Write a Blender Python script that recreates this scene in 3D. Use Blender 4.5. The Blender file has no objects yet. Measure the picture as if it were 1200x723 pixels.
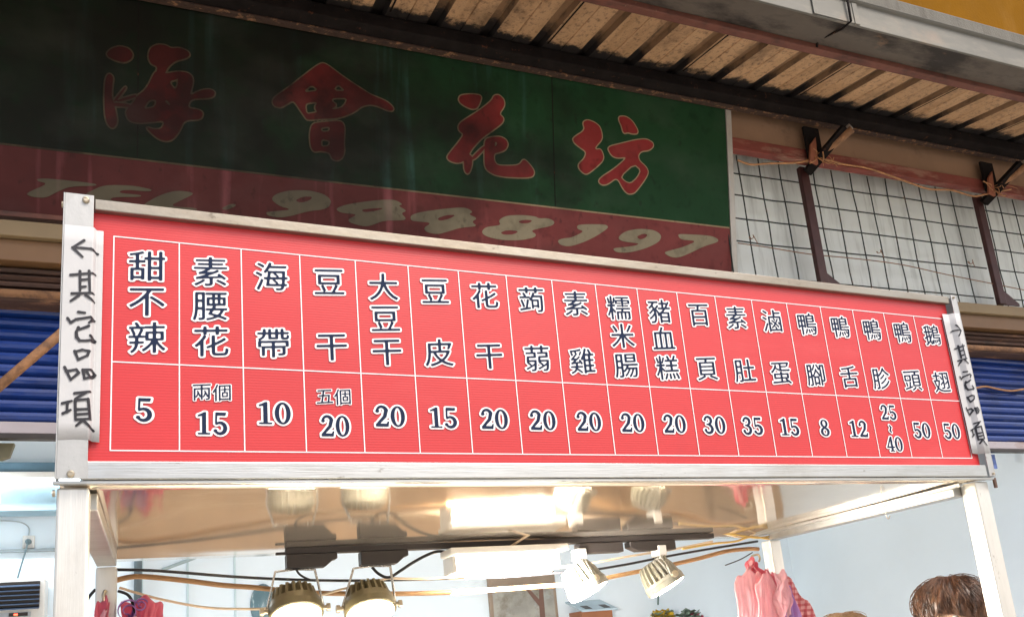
import bpy, bmesh, math, random
import numpy as np
from mathutils import Vector, Matrix
C = bpy.context.scene.collection
R = math.radians
random.seed(7); rng = np.random.default_rng(7)

# ------------------------------------------------------------------ camera, sky, sun, exposure
cam = bpy.data.cameras.new('camera'); camo = bpy.data.objects.new('camera', cam); C.objects.link(camo)
_f = Vector((0.3906, 0.8938, 0.2192)).normalized()
_r = Vector((0.9207, -0.3805, -0.0884)); _r = (_r - _f*_r.dot(_f)).normalized(); _u = _r.cross(_f)
M = Matrix((_r, _u, -_f)).transposed().to_4x4(); M.translation = Vector((.158, -1.589, 1.547))
camo.matrix_world = M
cam.sensor_width = 36; cam.lens = 36*976.66/1200; cam.shift_y = .15; cam.clip_start = .05; cam.clip_end = 400
bpy.context.scene.camera = camo
world = bpy.data.worlds.new('World'); bpy.context.scene.world = world; world.use_nodes = True
wn = world.node_tree.nodes; wl = world.node_tree.links
sky = wn.new('ShaderNodeTexSky'); sky.sky_type = 'NISHITA'; sky.sun_disc = False
SUN_EL, SUN_AZ = 52, 150            # azimuth clockwise from +y (north)
sky.sun_elevation = R(SUN_EL); sky.sun_rotation = R(SUN_AZ); sky.dust_density = 4.0; sky.air_density = 1.0; sky.ozone_density = .6
bg = wn['Background']; bg.inputs[1].default_value = .10; wl.new(sky.outputs[0], bg.inputs[0])
sun = bpy.data.lights.new('sun', 'SUN'); sun.energy = 1.1; sun.angle = R(25); sun.color = (1, .95, .88)
suno = bpy.data.objects.new('sun', sun); C.objects.link(suno)
_d = Vector((math.sin(R(SUN_AZ))*math.cos(R(SUN_EL)), math.cos(R(SUN_AZ))*math.cos(R(SUN_EL)), math.sin(R(SUN_EL))))
suno.rotation_euler = (-_d).to_track_quat('-Z', 'Y').to_euler()
vs = bpy.context.scene.view_settings
vs.view_transform = 'Standard'; vs.look = 'None'; vs.gamma = 1; vs.exposure = 1.05; vs.use_curve_mapping = False

SIGN_CHARS = {'hai':[[[(-0.037,0.668),(-0.02,0.691),(0.01,0.707),(0.043,0.703),(0.058,0.682),(0.052,0.66),(0.028,0.642),(-0.002,0.644),(-0.031,0.655)],[(-0.042,0.546),(-0.036,0.577),(-0.025,0.589),(-0.012,0.576),(-0.016,0.536),(-0.018,0.496),(-0.009,0.463),(0.0,0.424),(0.003,0.391),(-0.011,0.366),(-0.029,0.376),(-0.04,0.412),(-0.043,0.478)],[(-0.015,0.473),(0.031,0.546),(0.035,0.539),(-0.002,0.477)],[(-0.015,0.473),(0.05,0.474),(0.05,0.463),(-0.015,0.457)],[(-0.003,0.481),(0.071,0.52),(0.071,0.507),(0.006,0.476)],[(0.115,0.696),(0.124,0.722),(0.149,0.74),(0.18,0.742),(0.198,0.732),(0.23,0.741),(0.261,0.733),(0.271,0.717),(0.255,0.7),(0.214,0.682),(0.186,0.65),(0.174,0.616),(0.143,0.618),(0.149,0.647),(0.125,0.653),(0.115,0.675)],[(0.143,0.628),(0.174,0.62),(0.224,0.64),(0.261,0.642),(0.28,0.628),(0.282,0.6),(0.268,0.542),(0.306,0.572),(0.344,0.586),(0.367,0.579),(0.363,0.557),(0.338,0.545),(0.287,0.536),(0.268,0.521),(0.262,0.492),(0.306,0.492),(0.322,0.48),(0.312,0.451),(0.249,0.44),(0.231,0.39),(0.206,0.352),(0.181,0.341),(0.151,0.348),(0.12,0.374),(0.108,0.39),(0.138,0.384),(0.166,0.391),(0.178,0.427),(0.126,0.413),(0.078,0.402),(0.045,0.407),(0.033,0.436),(0.041,0.458),(0.065,0.489),(0.071,0.51),(0.101,0.539),(0.119,0.573),(0.131,0.606)]],[[(0.194,0.593),(0.223,0.607),(0.225,0.615),(0.225,0.582),(0.215,0.561),(0.199,0.578)],[(0.095,0.461),(0.116,0.502),(0.143,0.509),(0.145,0.493),(0.135,0.474)],[(0.173,0.507),(0.187,0.513),(0.202,0.486)]]],'hui':[[[(0.801,0.778),(0.826,0.778),(0.901,0.731),(0.989,0.686),(1.026,0.669),(1.093,0.653),(1.125,0.627),(1.119,0.611),(1.093,0.611),(1.055,0.624),(1.018,0.626),(0.981,0.613),(0.943,0.577),(0.878,0.542),(0.799,0.527),(0.742,0.513),(0.732,0.526),(0.708,0.559),(0.684,0.592),(0.659,0.573),(0.632,0.551),(0.604,0.554),(0.596,0.574),(0.611,0.598),(0.667,0.647),(0.737,0.718)],[(0.763,0.501),(0.806,0.513),(0.863,0.527),(0.892,0.529),(0.903,0.507),(0.898,0.432),(0.901,0.395),(0.89,0.364),(0.869,0.35),(0.847,0.355),(0.837,0.383),(0.798,0.385),(0.769,0.376),(0.755,0.398),(0.752,0.456)]],[[(0.723,0.632),(0.761,0.674),(0.793,0.652)],[(0.854,0.663),(0.875,0.696),(0.91,0.668)],[(0.733,0.578),(0.744,0.59),(0.787,0.601),(0.774,0.573),(0.785,0.555),(0.771,0.549),(0.738,0.539)],[(0.844,0.617),(0.857,0.63),(0.917,0.639),(0.907,0.611),(0.889,0.589),(0.84,0.574),(0.871,0.599)],[(0.797,0.487),(0.839,0.499),(0.837,0.477),(0.804,0.469)],[(0.8,0.438),(0.839,0.436),(0.835,0.411),(0.8,0.402)]]],'hua':[[[(1.435,0.718),(1.446,0.738),(1.502,0.752),(1.552,0.753),(1.54,0.714),(1.525,0.687),(1.5,0.679),(1.465,0.688),(1.441,0.702)],[(1.602,0.737),(1.613,0.763),(1.639,0.771),(1.664,0.751),(1.666,0.72),(1.636,0.677),(1.661,0.66),(1.653,0.635),(1.598,0.588),(1.547,0.547),(1.5,0.493),(1.478,0.456),(1.496,0.455),(1.496,0.414),(1.483,0.375),(1.469,0.364),(1.456,0.382),(1.455,0.429),(1.446,0.418),(1.418,0.41),(1.384,0.417),(1.372,0.432),(1.392,0.461),(1.427,0.506),(1.459,0.552),(1.435,0.565),(1.43,0.585),(1.443,0.607),(1.486,0.64),(1.543,0.683)],[(1.561,0.542),(1.597,0.559),(1.641,0.567),(1.67,0.557),(1.68,0.534),(1.665,0.505),(1.635,0.49),(1.606,0.48),(1.606,0.445),(1.623,0.424),(1.689,0.431),(1.736,0.441),(1.76,0.476),(1.792,0.449),(1.814,0.42),(1.806,0.394),(1.768,0.383),(1.665,0.374),(1.608,0.377),(1.572,0.393),(1.558,0.415),(1.558,0.477)],[(1.488,0.44),(1.557,0.514),(1.562,0.498),(1.506,0.436)]],[[(1.613,0.54),(1.626,0.533),(1.611,0.508)]]],'fang':[[[(2.085,0.702),(2.111,0.719),(2.151,0.712),(2.179,0.696),(2.19,0.667),(2.192,0.631),(2.15,0.585),(2.153,0.572),(2.183,0.58),(2.198,0.542),(2.188,0.517),(2.143,0.475),(2.101,0.442),(2.08,0.444),(2.055,0.467),(2.056,0.487),(2.089,0.518),(2.102,0.555),(2.059,0.576),(2.031,0.595),(2.028,0.615),(2.098,0.664)],[(2.294,0.763),(2.332,0.77),(2.369,0.754),(2.402,0.708),(2.398,0.69),(2.367,0.685),(2.344,0.689),(2.317,0.679),(2.307,0.718),(2.293,0.743)],[(2.22,0.595),(2.296,0.622),(2.389,0.655),(2.451,0.669),(2.489,0.655),(2.492,0.635),(2.464,0.611),(2.417,0.601),(2.397,0.575),(2.404,0.548),(2.445,0.52),(2.456,0.494),(2.435,0.457),(2.394,0.405),(2.366,0.375),(2.332,0.368),(2.306,0.388),(2.271,0.448),(2.214,0.404),(2.184,0.397),(2.164,0.411),(2.178,0.433),(2.261,0.49),(2.339,0.56),(2.271,0.546),(2.241,0.557)]],[[(2.372,0.529),(2.415,0.502),(2.39,0.457),(2.349,0.421),(2.314,0.429),(2.288,0.453)]]]}
TEL_CHARS = {'T':[[[(-0.274,0.132),(-0.231,0.139),(-0.067,0.138),(-0.067,0.129),(-0.159,0.116),(-0.202,0.09),(-0.241,0.061),(-0.287,0.06),(-0.31,0.071),(-0.231,0.119),(-0.267,0.123)]],[]],'E':[[[(-0.118,0.079),(-0.093,0.103),(-0.041,0.136),(0.058,0.146),(0.135,0.137),(0.12,0.127),(0.027,0.125),(0.005,0.109),(0.093,0.111),(0.089,0.102),(-0.01,0.091),(-0.025,0.076),(0.066,0.076),(0.043,0.065),(-0.107,0.063)]],[]],'L':[[[(0.097,0.072),(0.159,0.118),(0.222,0.145),(0.295,0.142),(0.246,0.11),(0.191,0.075),(0.295,0.08),(0.303,0.07),(0.183,0.06),(0.105,0.06)]],[]],'dot':[[[(0.389,0.088),(0.431,0.113),(0.456,0.109),(0.41,0.081)]],[]],'9a':[[[(0.588,0.148),(0.61,0.174),(0.667,0.196),(0.748,0.205),(0.811,0.196),(0.843,0.172),(0.834,0.142),(0.802,0.125),(0.747,0.114),(0.667,0.083),(0.623,0.072),(0.575,0.076),(0.567,0.091),(0.614,0.1),(0.676,0.113),(0.623,0.122)]],[[(0.687,0.154),(0.721,0.174),(0.764,0.179),(0.749,0.16),(0.712,0.146)]]],'4a':[[[(0.857,0.135),(0.903,0.159),(0.997,0.184),(1.094,0.204),(1.132,0.203),(1.162,0.187),(1.137,0.18),(1.181,0.16),(1.151,0.147),(1.176,0.125),(1.161,0.114),(1.073,0.105),(1.025,0.081),(0.986,0.068),(0.921,0.08),(0.912,0.094),(0.959,0.122),(0.884,0.119)]],[[(0.971,0.143),(1.016,0.154),(1.081,0.163),(1.035,0.144),(0.985,0.133)]]],'4b':[[[(1.196,0.142),(1.241,0.161),(1.352,0.188),(1.456,0.207),(1.498,0.188),(1.471,0.175),(1.518,0.16),(1.486,0.141),(1.517,0.122),(1.433,0.108),(1.376,0.085),(1.32,0.065),(1.269,0.07),(1.254,0.089),(1.295,0.117),(1.23,0.116),(1.195,0.117)]],[[(1.319,0.139),(1.362,0.159),(1.412,0.166),(1.382,0.145),(1.334,0.129)]]],'8':[[[(1.62,0.16),(1.658,0.187),(1.736,0.199),(1.814,0.2),(1.83,0.191),(1.881,0.198),(1.918,0.184),(1.903,0.162),(1.812,0.137),(1.789,0.125),(1.817,0.112),(1.805,0.095),(1.732,0.075),(1.634,0.067),(1.559,0.077),(1.533,0.095),(1.555,0.123),(1.636,0.139)]],[[(1.721,0.165),(1.752,0.177),(1.8,0.179),(1.779,0.163),(1.74,0.157)],[(1.627,0.102),(1.662,0.118),(1.726,0.12),(1.7,0.101),(1.651,0.094)]]],'1':[[[(2.037,0.18),(2.102,0.19),(2.198,0.198),(2.216,0.184),(2.148,0.137),(2.075,0.098),(1.992,0.067),(1.941,0.071),(1.926,0.092),(1.959,0.106),(2.005,0.113),(2.077,0.152),(2.036,0.159)]],[]],'9b':[[[(2.269,0.143),(2.307,0.174),(2.395,0.196),(2.484,0.196),(2.524,0.172),(2.507,0.137),(2.429,0.097),(2.328,0.066),(2.254,0.06),(2.228,0.08),(2.304,0.092),(2.367,0.106),(2.392,0.119),(2.305,0.119),(2.269,0.127)]],[[(2.372,0.152),(2.413,0.172),(2.441,0.169),(2.425,0.15),(2.393,0.138)]]],'7':[[[(2.619,0.186),(2.652,0.192),(2.826,0.2),(2.873,0.187),(2.877,0.17),(2.783,0.139),(2.701,0.098),(2.62,0.063),(2.568,0.064),(2.53,0.084),(2.57,0.098),(2.649,0.122),(2.744,0.164),(2.638,0.16)]],[]]}
HAND = [[(0.0312,2.3459),(0.0128,2.3295)],[(0.0128,2.3295),(0.0293,2.3127)],[(0.0128,2.3295),(0.0262,2.3304),(0.0424,2.3306),(0.0539,2.3263)],[(0.011,2.2749),(0.0501,2.2831)],[(0.0259,2.2839),(0.0268,2.2458)],[(0.0406,2.286),(0.0428,2.2424)],[(0.0271,2.2668),(0.0409,2.2698)],[(0.0274,2.2529),(0.0359,2.2547)],[(0.0137,2.2392),(0.0482,2.2435)],[(0.0256,2.237),(0.0122,2.2247)],[(0.0362,2.238),(0.0493,2.2285)],[(0.025,2.2047),(0.0356,2.204)],[(0.0083,2.1917),(0.0132,2.1836),(0.0214,2.1905),(0.0451,2.1968),(0.0499,2.1933),(0.0426,2.1858)],[(0.0423,2.1794),(0.0258,2.171)],[(0.0257,2.1757),(0.0225,2.1666),(0.0243,2.1567),(0.0289,2.1501)],[(0.0225,2.1653),(0.0227,2.1566),(0.0277,2.1505),(0.0387,2.1512),(0.0509,2.1541)],[(0.0454,2.1616),(0.0522,2.1544),(0.048,2.1507)],[(0.0209,2.1304),(0.0268,2.1148),(0.0412,2.1234),(0.044,2.1317),(0.033,2.1334),(0.0217,2.1292)],[(0.006,2.0994),(0.0162,2.0763)],[(0.0086,2.0918),(0.0241,2.096),(0.0284,2.0899),(0.0162,2.0771)],[(0.0345,2.096),(0.0378,2.0795)],[(0.035,2.0957),(0.0484,2.0972),(0.0534,2.0903),(0.0479,2.0829),(0.0368,2.0795)],[(0.0412,2.0917),(0.0449,2.0862)],[(0.0042,2.033),(0.0183,2.0377)],[(0.012,2.0355),(0.0115,2.017)],[(0.0054,2.0149),(0.0171,2.0214)],[(0.0228,2.0519),(0.0468,2.0562)],[(0.0403,2.054),(0.0242,2.0421)],[(0.0238,2.0392),(0.0251,2.0043)],[(0.0243,2.0393),(0.0441,2.0422),(0.0478,2.0063)],[(0.0251,2.0224),(0.0438,2.0239)],[(0.0261,2.0135),(0.0445,2.0154)],[(0.0256,2.0043),(0.0466,2.0062)],[(0.0347,2.0017),(0.0265,1.9932)],[(0.0383,2.0018),(0.053,1.9868)]]
WIRES = {'black_cable':[(0.049,0.915,1.856),(0.136,0.915,1.85),(0.235,0.915,1.838),(0.348,0.915,1.823),(0.49,0.915,1.808),(0.663,0.915,1.795),(0.846,0.915,1.788),(1.04,0.915,1.784),(1.215,0.915,1.781),(1.369,0.915,1.784),(1.498,0.915,1.787),(1.649,0.915,1.801),(1.808,0.915,1.821),(1.994,0.915,1.841),(2.22,0.915,1.862)],'tan_cable':[(0.049,0.93,1.827),(0.083,0.93,1.835),(0.125,0.93,1.835),(0.235,0.93,1.818),(0.326,0.93,1.801),(0.419,0.93,1.789),(0.539,0.93,1.77),(0.664,0.93,1.758),(0.874,0.93,1.746),(1.042,0.93,1.742),(1.218,0.93,1.743),(1.341,0.93,1.745),(1.468,0.93,1.747),(1.619,0.93,1.766),(1.777,0.93,1.785),(1.943,0.93,1.808),(2.078,0.93,1.831),(2.176,0.93,1.837),(2.231,0.93,1.835)],'cream_wire':[(0.063,0.9,1.805),(0.105,0.9,1.789),(0.169,0.9,1.767),(0.278,0.9,1.739),(0.369,0.9,1.729),(0.45,0.9,1.726),(0.534,0.9,1.738),(0.633,0.9,1.762),(0.736,0.9,1.782),(0.807,0.9,1.794)],'cream_wire2':[(0.809,0.905,1.794),(0.924,0.905,1.786),(1.037,0.905,1.788),(1.182,0.905,1.787),(1.335,0.905,1.799),(1.495,0.905,1.809),(1.664,0.905,1.828),(1.841,0.905,1.845),(2.01,0.905,1.867)],'loop_wire':[(1.975,0.86,1.895),(2.073,0.86,1.883),(2.177,0.86,1.868),(2.245,0.86,1.875),(2.319,0.86,1.905),(2.381,0.86,1.929),(2.395,0.86,1.959),(2.368,0.86,1.946),(2.378,0.86,1.913),(2.329,0.86,1.876),(2.243,0.86,1.862),(2.147,0.86,1.872),(2.076,0.86,1.858),(1.975,0.86,1.853),(1.846,0.86,1.839)],'loop_wire2':[(1.998,0.87,1.903),(2.117,0.87,1.871),(2.198,0.87,1.894),(2.282,0.87,1.917),(2.363,0.87,1.922)],'lamp_cord':[(0.74,0.84,1.823),(0.759,0.84,1.802),(0.789,0.84,1.79),(0.827,0.84,1.809),(0.86,0.84,1.828),(0.904,0.84,1.849),(0.943,0.84,1.861),(0.975,0.84,1.857),(0.983,0.84,1.844)],'spot_cord':[(0.514,0.81,1.829),(0.525,0.81,1.809),(0.548,0.81,1.794),(0.569,0.81,1.788)],'dark_wire':[(2.047,0.9,1.778),(2.119,0.9,1.797),(2.177,0.9,1.82)],'rust_wire':[(3.0,1.55,3.981),(3.082,1.55,3.969),(3.202,1.55,3.994),(3.416,1.55,4.034),(3.581,1.55,4.087),(3.768,1.55,4.08),(3.931,1.55,4.084),(4.092,1.55,4.065),(4.256,1.55,4.039),(4.425,1.55,4.019),(4.611,1.55,4.04),(4.792,1.55,4.026),(4.914,1.55,4.055),(5.171,1.55,4.129)],'mesh_wire':[(2.989,1.64,3.543),(3.187,1.64,3.541),(3.481,1.64,3.533),(3.794,1.64,3.542),(4.157,1.64,3.543),(4.533,1.64,3.516),(4.933,1.64,3.493),(5.201,1.64,3.477)],'shut_wire':[(4.73,1.77,2.848),(4.831,1.77,2.863),(4.941,1.77,2.851),(5.054,1.77,2.844),(5.177,1.77,2.861)],'bracketA':[(3.6,1.62,4.112),(3.489,1.3,4.047)],'bracketB':[(4.972,1.62,4.08),(4.862,1.3,4.089)],'br1':[(3.639,1.62,4.119),(3.595,1.34,4.05)],'br2':[(3.575,1.6,4.14),(3.594,1.4,4.142)],'br3':[(3.583,1.6,4.119),(3.503,1.6,3.977)],'soot':[(3.695,1.4,4.123),(3.714,1.4,4.207),(2.593,1.4,4.271)]}  # last key: points on the roof's dark band, not drawn


# ------------------------------------------------------------------ materials
def mat(name, col, rough=.5, metal=0., var=.15, scale=6., stretch=(1, 1, 1), stain=None, bump=0., bscale=60., bstretch=(1, 1, 1), rvar=.1, spec=.5, trans=0., emit=None, coat=0.):
    m = bpy.data.materials.new(name); m.use_nodes = True
    n = m.node_tree.nodes; l = m.node_tree.links; b = n['Principled BSDF']
    tc = n.new('ShaderNodeTexCoord')
    def noise(sc, st, det=6, rough_=.6):
        mp = n.new('ShaderNodeMapping'); mp.inputs['Scale'].default_value = st; l.new(tc.outputs['Object'], mp.inputs['Vector'])
        t = n.new('ShaderNodeTexNoise'); t.inputs['Scale'].default_value = sc; t.inputs['Detail'].default_value = det; t.inputs['Roughness'].default_value = rough_
        l.new(mp.outputs[0], t.inputs['Vector']); return t
    t = noise(scale, stretch)
    def mixc(fac, a, bcol, blend='MIX'):
        x = n.new('ShaderNodeMix'); x.data_type = 'RGBA'; x.blend_type = blend
        if hasattr(fac, 'links'): l.new(fac, x.inputs[0])
        else: x.inputs[0].default_value = fac
        for s, i in ((a, 6), (bcol, 7)):
            if hasattr(s, 'links'): l.new(s, x.inputs[i])
            else: x.inputs[i].default_value = (*s[:3], 1)
        return x.outputs[2]
    def ramp(src, lo, hi):
        r = n.new('ShaderNodeMapRange'); r.inputs[1].default_value = lo; r.inputs[2].default_value = hi; r.clamp = True; l.new(src, r.inputs[0]); return r.outputs[0]
    dark = tuple(c*(1-var) for c in col); lite = tuple(min(1, c*(1+var)) for c in col)
    c = mixc(ramp(t.outputs[0], .3, .7), dark, lite)
    if stain:
        for (scol, ssc, sst, lo, hi, amt) in stain:
            s = noise(ssc, sst, 8, .65); f = ramp(s.outputs[0], lo, hi)
            k = n.new('ShaderNodeMath'); k.operation = 'MULTIPLY'; k.inputs[1].default_value = amt; l.new(f, k.inputs[0])
            c = mixc(k.outputs[0], c, scol)
    l.new(c, b.inputs['Base Color'])
    b.inputs['Metallic'].default_value = metal
    rr = n.new('ShaderNodeMapRange'); rr.inputs[3].default_value = max(0, rough-rvar); rr.inputs[4].default_value = min(1, rough+rvar); l.new(noise(scale*2.3, stretch).outputs[0], rr.inputs[0]); l.new(rr.outputs[0], b.inputs['Roughness'])
    b.inputs['Specular IOR Level'].default_value = spec
    b.inputs['Coat Weight'].default_value = coat
    if trans: b.inputs['Transmission Weight'].default_value = trans
    if bump:
        bt = noise(bscale, bstretch); bp = n.new('ShaderNodeBump'); bp.inputs['Strength'].default_value = bump; bp.inputs['Distance'].default_value = .01
        l.new(bt.outputs[0], bp.inputs['Height']); l.new(bp.outputs[0], b.inputs['Normal'])
    if emit:
        b.inputs['Emission Color'].default_value = (*emit[0], 1); b.inputs['Emission Strength'].default_value = emit[1]
    m['_'] = 1
    return m

DARK = (.02, .015, .012)
RUST = (.16, .06, .025)
steel = mat('brushed_steel', (.56, .56, .54), .34, 1., .06, 40, (.15, 1, 1), stain=[((.36, .33, .28), 7, (.5, 1, 1), .52, .72, .5), ((.20, .17, .13), 45, (.4, 1, 1), .64, .70, .6), ((.80, .78, .74), 90, (.06, 1, 2), .66, .70, .5)], bump=.10, bscale=400, bstretch=(.03, 1, 1))
steel_v = mat('brushed_steel_upright', (.80, .775, .72), .34, .6, .06, 40, (1, 1, .15), stain=[((.55, .50, .42), 7, (1, 1, .4), .54, .74, .5), ((.30, .25, .19), 40, (1, 1, .5), .65, .71, .6)], bump=.10, bscale=400, bstretch=(1, 1, .03))
tan_bar = mat('dulled_tan_steel', (.31, .285, .24), .42, .8, .08, 30, (.15, 1, 1), stain=[((.22, .175, .12), 6, (.35, 1, 1), .42, .62, .7), ((.10, .08, .06), 60, (.5, 1, 1), .63, .70, .6)], bump=.08)
sheet = mat('polished_roof_sheet', (.80, .70, .59), .085, .84, .05, 5, (1, 1, 1), stain=[((.60, .50, .40), 7, (1, 1, 1), .5, .8, .5)], bump=.03, bscale=5, rvar=.03)
alu = mat('painted_aluminium', (.47, .47, .455), .45, .5, .08, 20, (1, 1, .3), stain=[((.30, .28, .24), 14, (1, 1, .6), .54, .72, .5), ((.14, .12, .10), 70, (1, 1, 1), .66, .71, .6)], bump=.08, bscale=50)
board_red = mat('red_plastic_board', (.60, .034, .038), .36, 0, .07, 1.4, (1, 1, 2), stain=[((.78, .13, .13), 3, (.6, 1, 2.5), .56, .78, .30), ((.50, .03, .035), 11, (1, 1, .35), .60, .78, .35), ((.80, .42, .40), 60, (.25, 1, 3), .70, .76, .35)], rvar=.16)
def _lines(m):   # fine horizontal flutes of the plastic sheet
    n = m.node_tree.nodes; l = m.node_tree.links; b = n['Principled BSDF']
    tc = n.new('ShaderNodeTexCoord'); wv = n.new('ShaderNodeTexWave'); wv.bands_direction = 'Z'; wv.inputs['Scale'].default_value = 58; wv.inputs['Distortion'].default_value = .15
    l.new(tc.outputs['Object'], wv.inputs['Vector'])
    bp = n.new('ShaderNodeBump'); bp.inputs['Strength'].default_value = .2; bp.inputs['Distance'].default_value = .0006; l.new(wv.outputs[1], bp.inputs['Height']); l.new(bp.outputs[0], b.inputs['Normal'])
    src = b.inputs['Base Color'].links[0].from_socket
    x = n.new('ShaderNodeMix'); x.data_type = 'RGBA'; x.blend_type = 'MULTIPLY'; x.inputs[0].default_value = .09
    l.new(src, x.inputs[6]); l.new(wv.outputs[0], x.inputs[7]); l.new(x.outputs[2], b.inputs['Base Color'])
_lines(board_red)
ink = mat('dark_blue_ink', (.019, .030, .066), .7, 0, .1, 30, spec=.1)
white_ink = mat('white_print', (.86, .86, .86), .4, 0, .03, 20)
paper = mat('taped_paper', (.54, .54, .54), .55, 0, .04, 12, bump=.1, bscale=30)
marker = mat('black_marker', (.02, .018, .022), .4, 0, .3, 60)
black_paint = mat('sooty_black_steel', (.012, .009, .008), .85, 0, .4, 12, spec=.15, stain=[(RUST, 30, (1, 1, 1), .62, .72, .6)])
rusty_edge = mat('rusted_flange', (.05, .025, .015), .8, 0, .4, 30, stain=[((.30, .15, .07), 45, (.6, 1, 1), .55, .65, .9), ((.02, .012, .01), 30, (1, 1, 1), .55, .68, .9)], bump=.4, bscale=80)
brown_paint = mat('red_brown_paint', (.16, .055, .035), .6, 0, .25, 8, stain=[(DARK, 14, (.5, 1, 1), .5, .72, .7), ((.40, .24, .14), 40, (1, 1, 1), .66, .72, .7)])
red_trim = mat('faded_red_paint', (.22, .05, .035), .6, 0, .25, 8, stain=[((.36, .19, .13), 12, (.3, 1, 1), .52, .62, .8), (DARK, 5, (.3, 1, 1), .55, .75, .7)])
tan_board = mat('tan_fascia_board', (.34, .20, .115), .7, 0, .12, 3, stain=[((.12, .065, .04), 4, (1, 1, 1), .58, .8, .7), (DARK, 60, (1, 1, 1), .70, .73, .8)])
rib_tin = mat('shaded_roof_rib', (.25, .145, .075), .6, 0, .25, 8, (1, .3, 1), stain=[(DARK, 22, (1, .3, 1), .5, .66, .7)])  # darker than the pans: shade of the rib recess put into the colour
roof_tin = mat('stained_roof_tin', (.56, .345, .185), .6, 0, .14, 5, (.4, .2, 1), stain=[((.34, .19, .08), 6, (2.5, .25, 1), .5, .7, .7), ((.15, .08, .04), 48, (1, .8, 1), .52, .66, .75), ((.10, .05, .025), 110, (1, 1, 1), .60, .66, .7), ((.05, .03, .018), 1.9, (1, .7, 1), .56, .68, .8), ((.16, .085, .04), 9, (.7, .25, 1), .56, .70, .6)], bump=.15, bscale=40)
galv = mat('weathered_galvanised', (.155, .15, .128), .6, .2, .12, 5, (.4, 1, 1), stain=[((.24, .22, .18), 6, (.4, 1, 1.5), .50, .66, .7), (DARK, 55, (1, 1, 1), .68, .73, .7), ((.30, .22, .16), 4, (.6, 1, 1), .6, .75, .6)])
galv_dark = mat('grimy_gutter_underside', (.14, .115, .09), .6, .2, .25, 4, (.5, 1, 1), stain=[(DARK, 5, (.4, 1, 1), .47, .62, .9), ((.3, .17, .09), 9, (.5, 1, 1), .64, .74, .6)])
concrete = mat('streaked_concrete', (.155, .145, .12), .85, 0, .12, 7, stain=[((.08, .07, .055), 18, (1, 1, .08), .5, .68, .6), ((.22, .18, .14), 8, (1, 1, .3), .6, .75, .5)], bump=.3, bscale=90)
ochre = mat('ochre_wall_paint', (.21, .092, .002), .9, 0, .1, 3, spec=.08, stain=[((.32, .17, .04), 5, (1, 1, .2), .55, .8, .6)], bump=.15, bscale=60)
panel_grey = mat('weathered_pale_panel', (.83, .87, .82), .55, 0, .06, 3, stain=[((.40, .42, .37), 22, (1, 1, .10), .50, .70, .5), ((.74, .78, .74), 9, (1, 1, .2), .56, .72, .5)])
wire_green = mat('dark_coated_wire', (.025, .035, .028), .55, .2, .3, 40, stain=[((.13, .065, .03), 18, (1, 1, 1), .55, .65, .7)])
maroon = mat('maroon_steel', (.055, .016, .014), .5, .1, .3, 12, stain=[((.14, .05, .03), 20, (1, 1, .3), .6, .72, .6)])
cream_steel = mat('cream_lintel_paint', (.23, .165, .085), .6, 0, .1, 5, stain=[((.20, .11, .05), 9, (.3, 1, 1), .56, .72, .7), (DARK, 28, (1, 1, .7), .66, .70, .9)])
tan_steel = mat('tan_lintel_paint', (.17, .09, .038), .55, 0, .1, 4, stain=[((.17, .09, .045), 7, (.3, 1, 1), .55, .75, .6)])
hood_rust = mat('rusted_shutter_hood', (.085, .042, .028), .75, 0, .4, 9, (.3, 1, 1), stain=[((.30, .15, .08), 14, (.25, 1, 1), .56, .66, .85), (DARK, 6, (.4, 1, 1), .5, .66, .8)], bump=.3, bscale=50)
bar_rust = mat('rusted_iron_bar', (.26, .13, .06), .75, 0, .35, 20, stain=[((.10, .05, .03), 30, (1, 1, 1), .5, .65, .8)], bump=.3, bscale=120)
shutter_blue = mat('blue_shutter_enamel', (.010, .042, .22), .18, 0, .15, 5, (.3, 1, 1), stain=[((.008, .014, .05), 6, (.3, 1, 1.2), .48, .68, .75), ((.10, .13, .22), 26, (.12, 1, 3), .58, .68, .55), ((.16, .15, .15), 5, (.4, 1, 1), .63, .75, .4)], coat=.3, bump=.25, bscale=7, bstretch=(1, 1, .3))
shutter_rail = mat('scuffed_shutter_rail', (.42, .38, .40), .5, .3, .1, 10, (.3, 1, 1), stain=[((.22, .12, .07), 10, (.3, 1, 1), .58, .7, .7)])
room_wall = mat('pale_blue_wall', (.78, .89, .97), .6, 0, .03, 1.5, stain=[((.74, .84, .90), 5, (1, 1, 1), .6, .75, .3)], bump=.05, bscale=40)
room_panel = mat('pale_panel_board', (.54, .69, .74), .5, 0, .03, 2)
ceiling_white = mat('ceiling_paint', (.88, .89, .90), .7, 0, .03, 2)
floor_tile = mat('pale_floor_tile', (.58, .52, .45), .45, 0, .2, 3)
wood = mat('varnished_wood', (.34, .21, .11), .4, 0, .2, 4, (1, 1, .1))
asphalt = mat('worn_pavement', (.43, .405, .365), .9, 0, .15, 2, bump=.3, bscale=120)
black_plastic = mat('black_plastic', (.035, .028, .025), .45, 0, .15, 10)
white_plastic = mat('white_plastic', (.74, .73, .70), .4, 0, .04, 10)
lamp_white = mat('white_lamp_enamel', (.27, .26, .22), .35, 0, .05, 10)
lamp_backlit = mat('backlit_lamp_enamel', (.17, .14, .075), .4, .2, .1, 10)  # left lamp bodies darkened to look backlit, shade put into the colour
brass = mat('dull_bolt_metal', (.50, .43, .32), .35, .8, .1, 30)
chrome = mat('bright_wire_metal', (.75, .72, .66), .25, 1., .05, 30)
glow = mat('lit_lamp_lens', (1, 1, 1), .3, 0, 0, 5, emit=((1, .90, .66), 60))
glow2 = mat('lit_diffuser', (1, 1, 1), .3, 0, 0, 5, emit=((1, .92, .78), 20))
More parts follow.
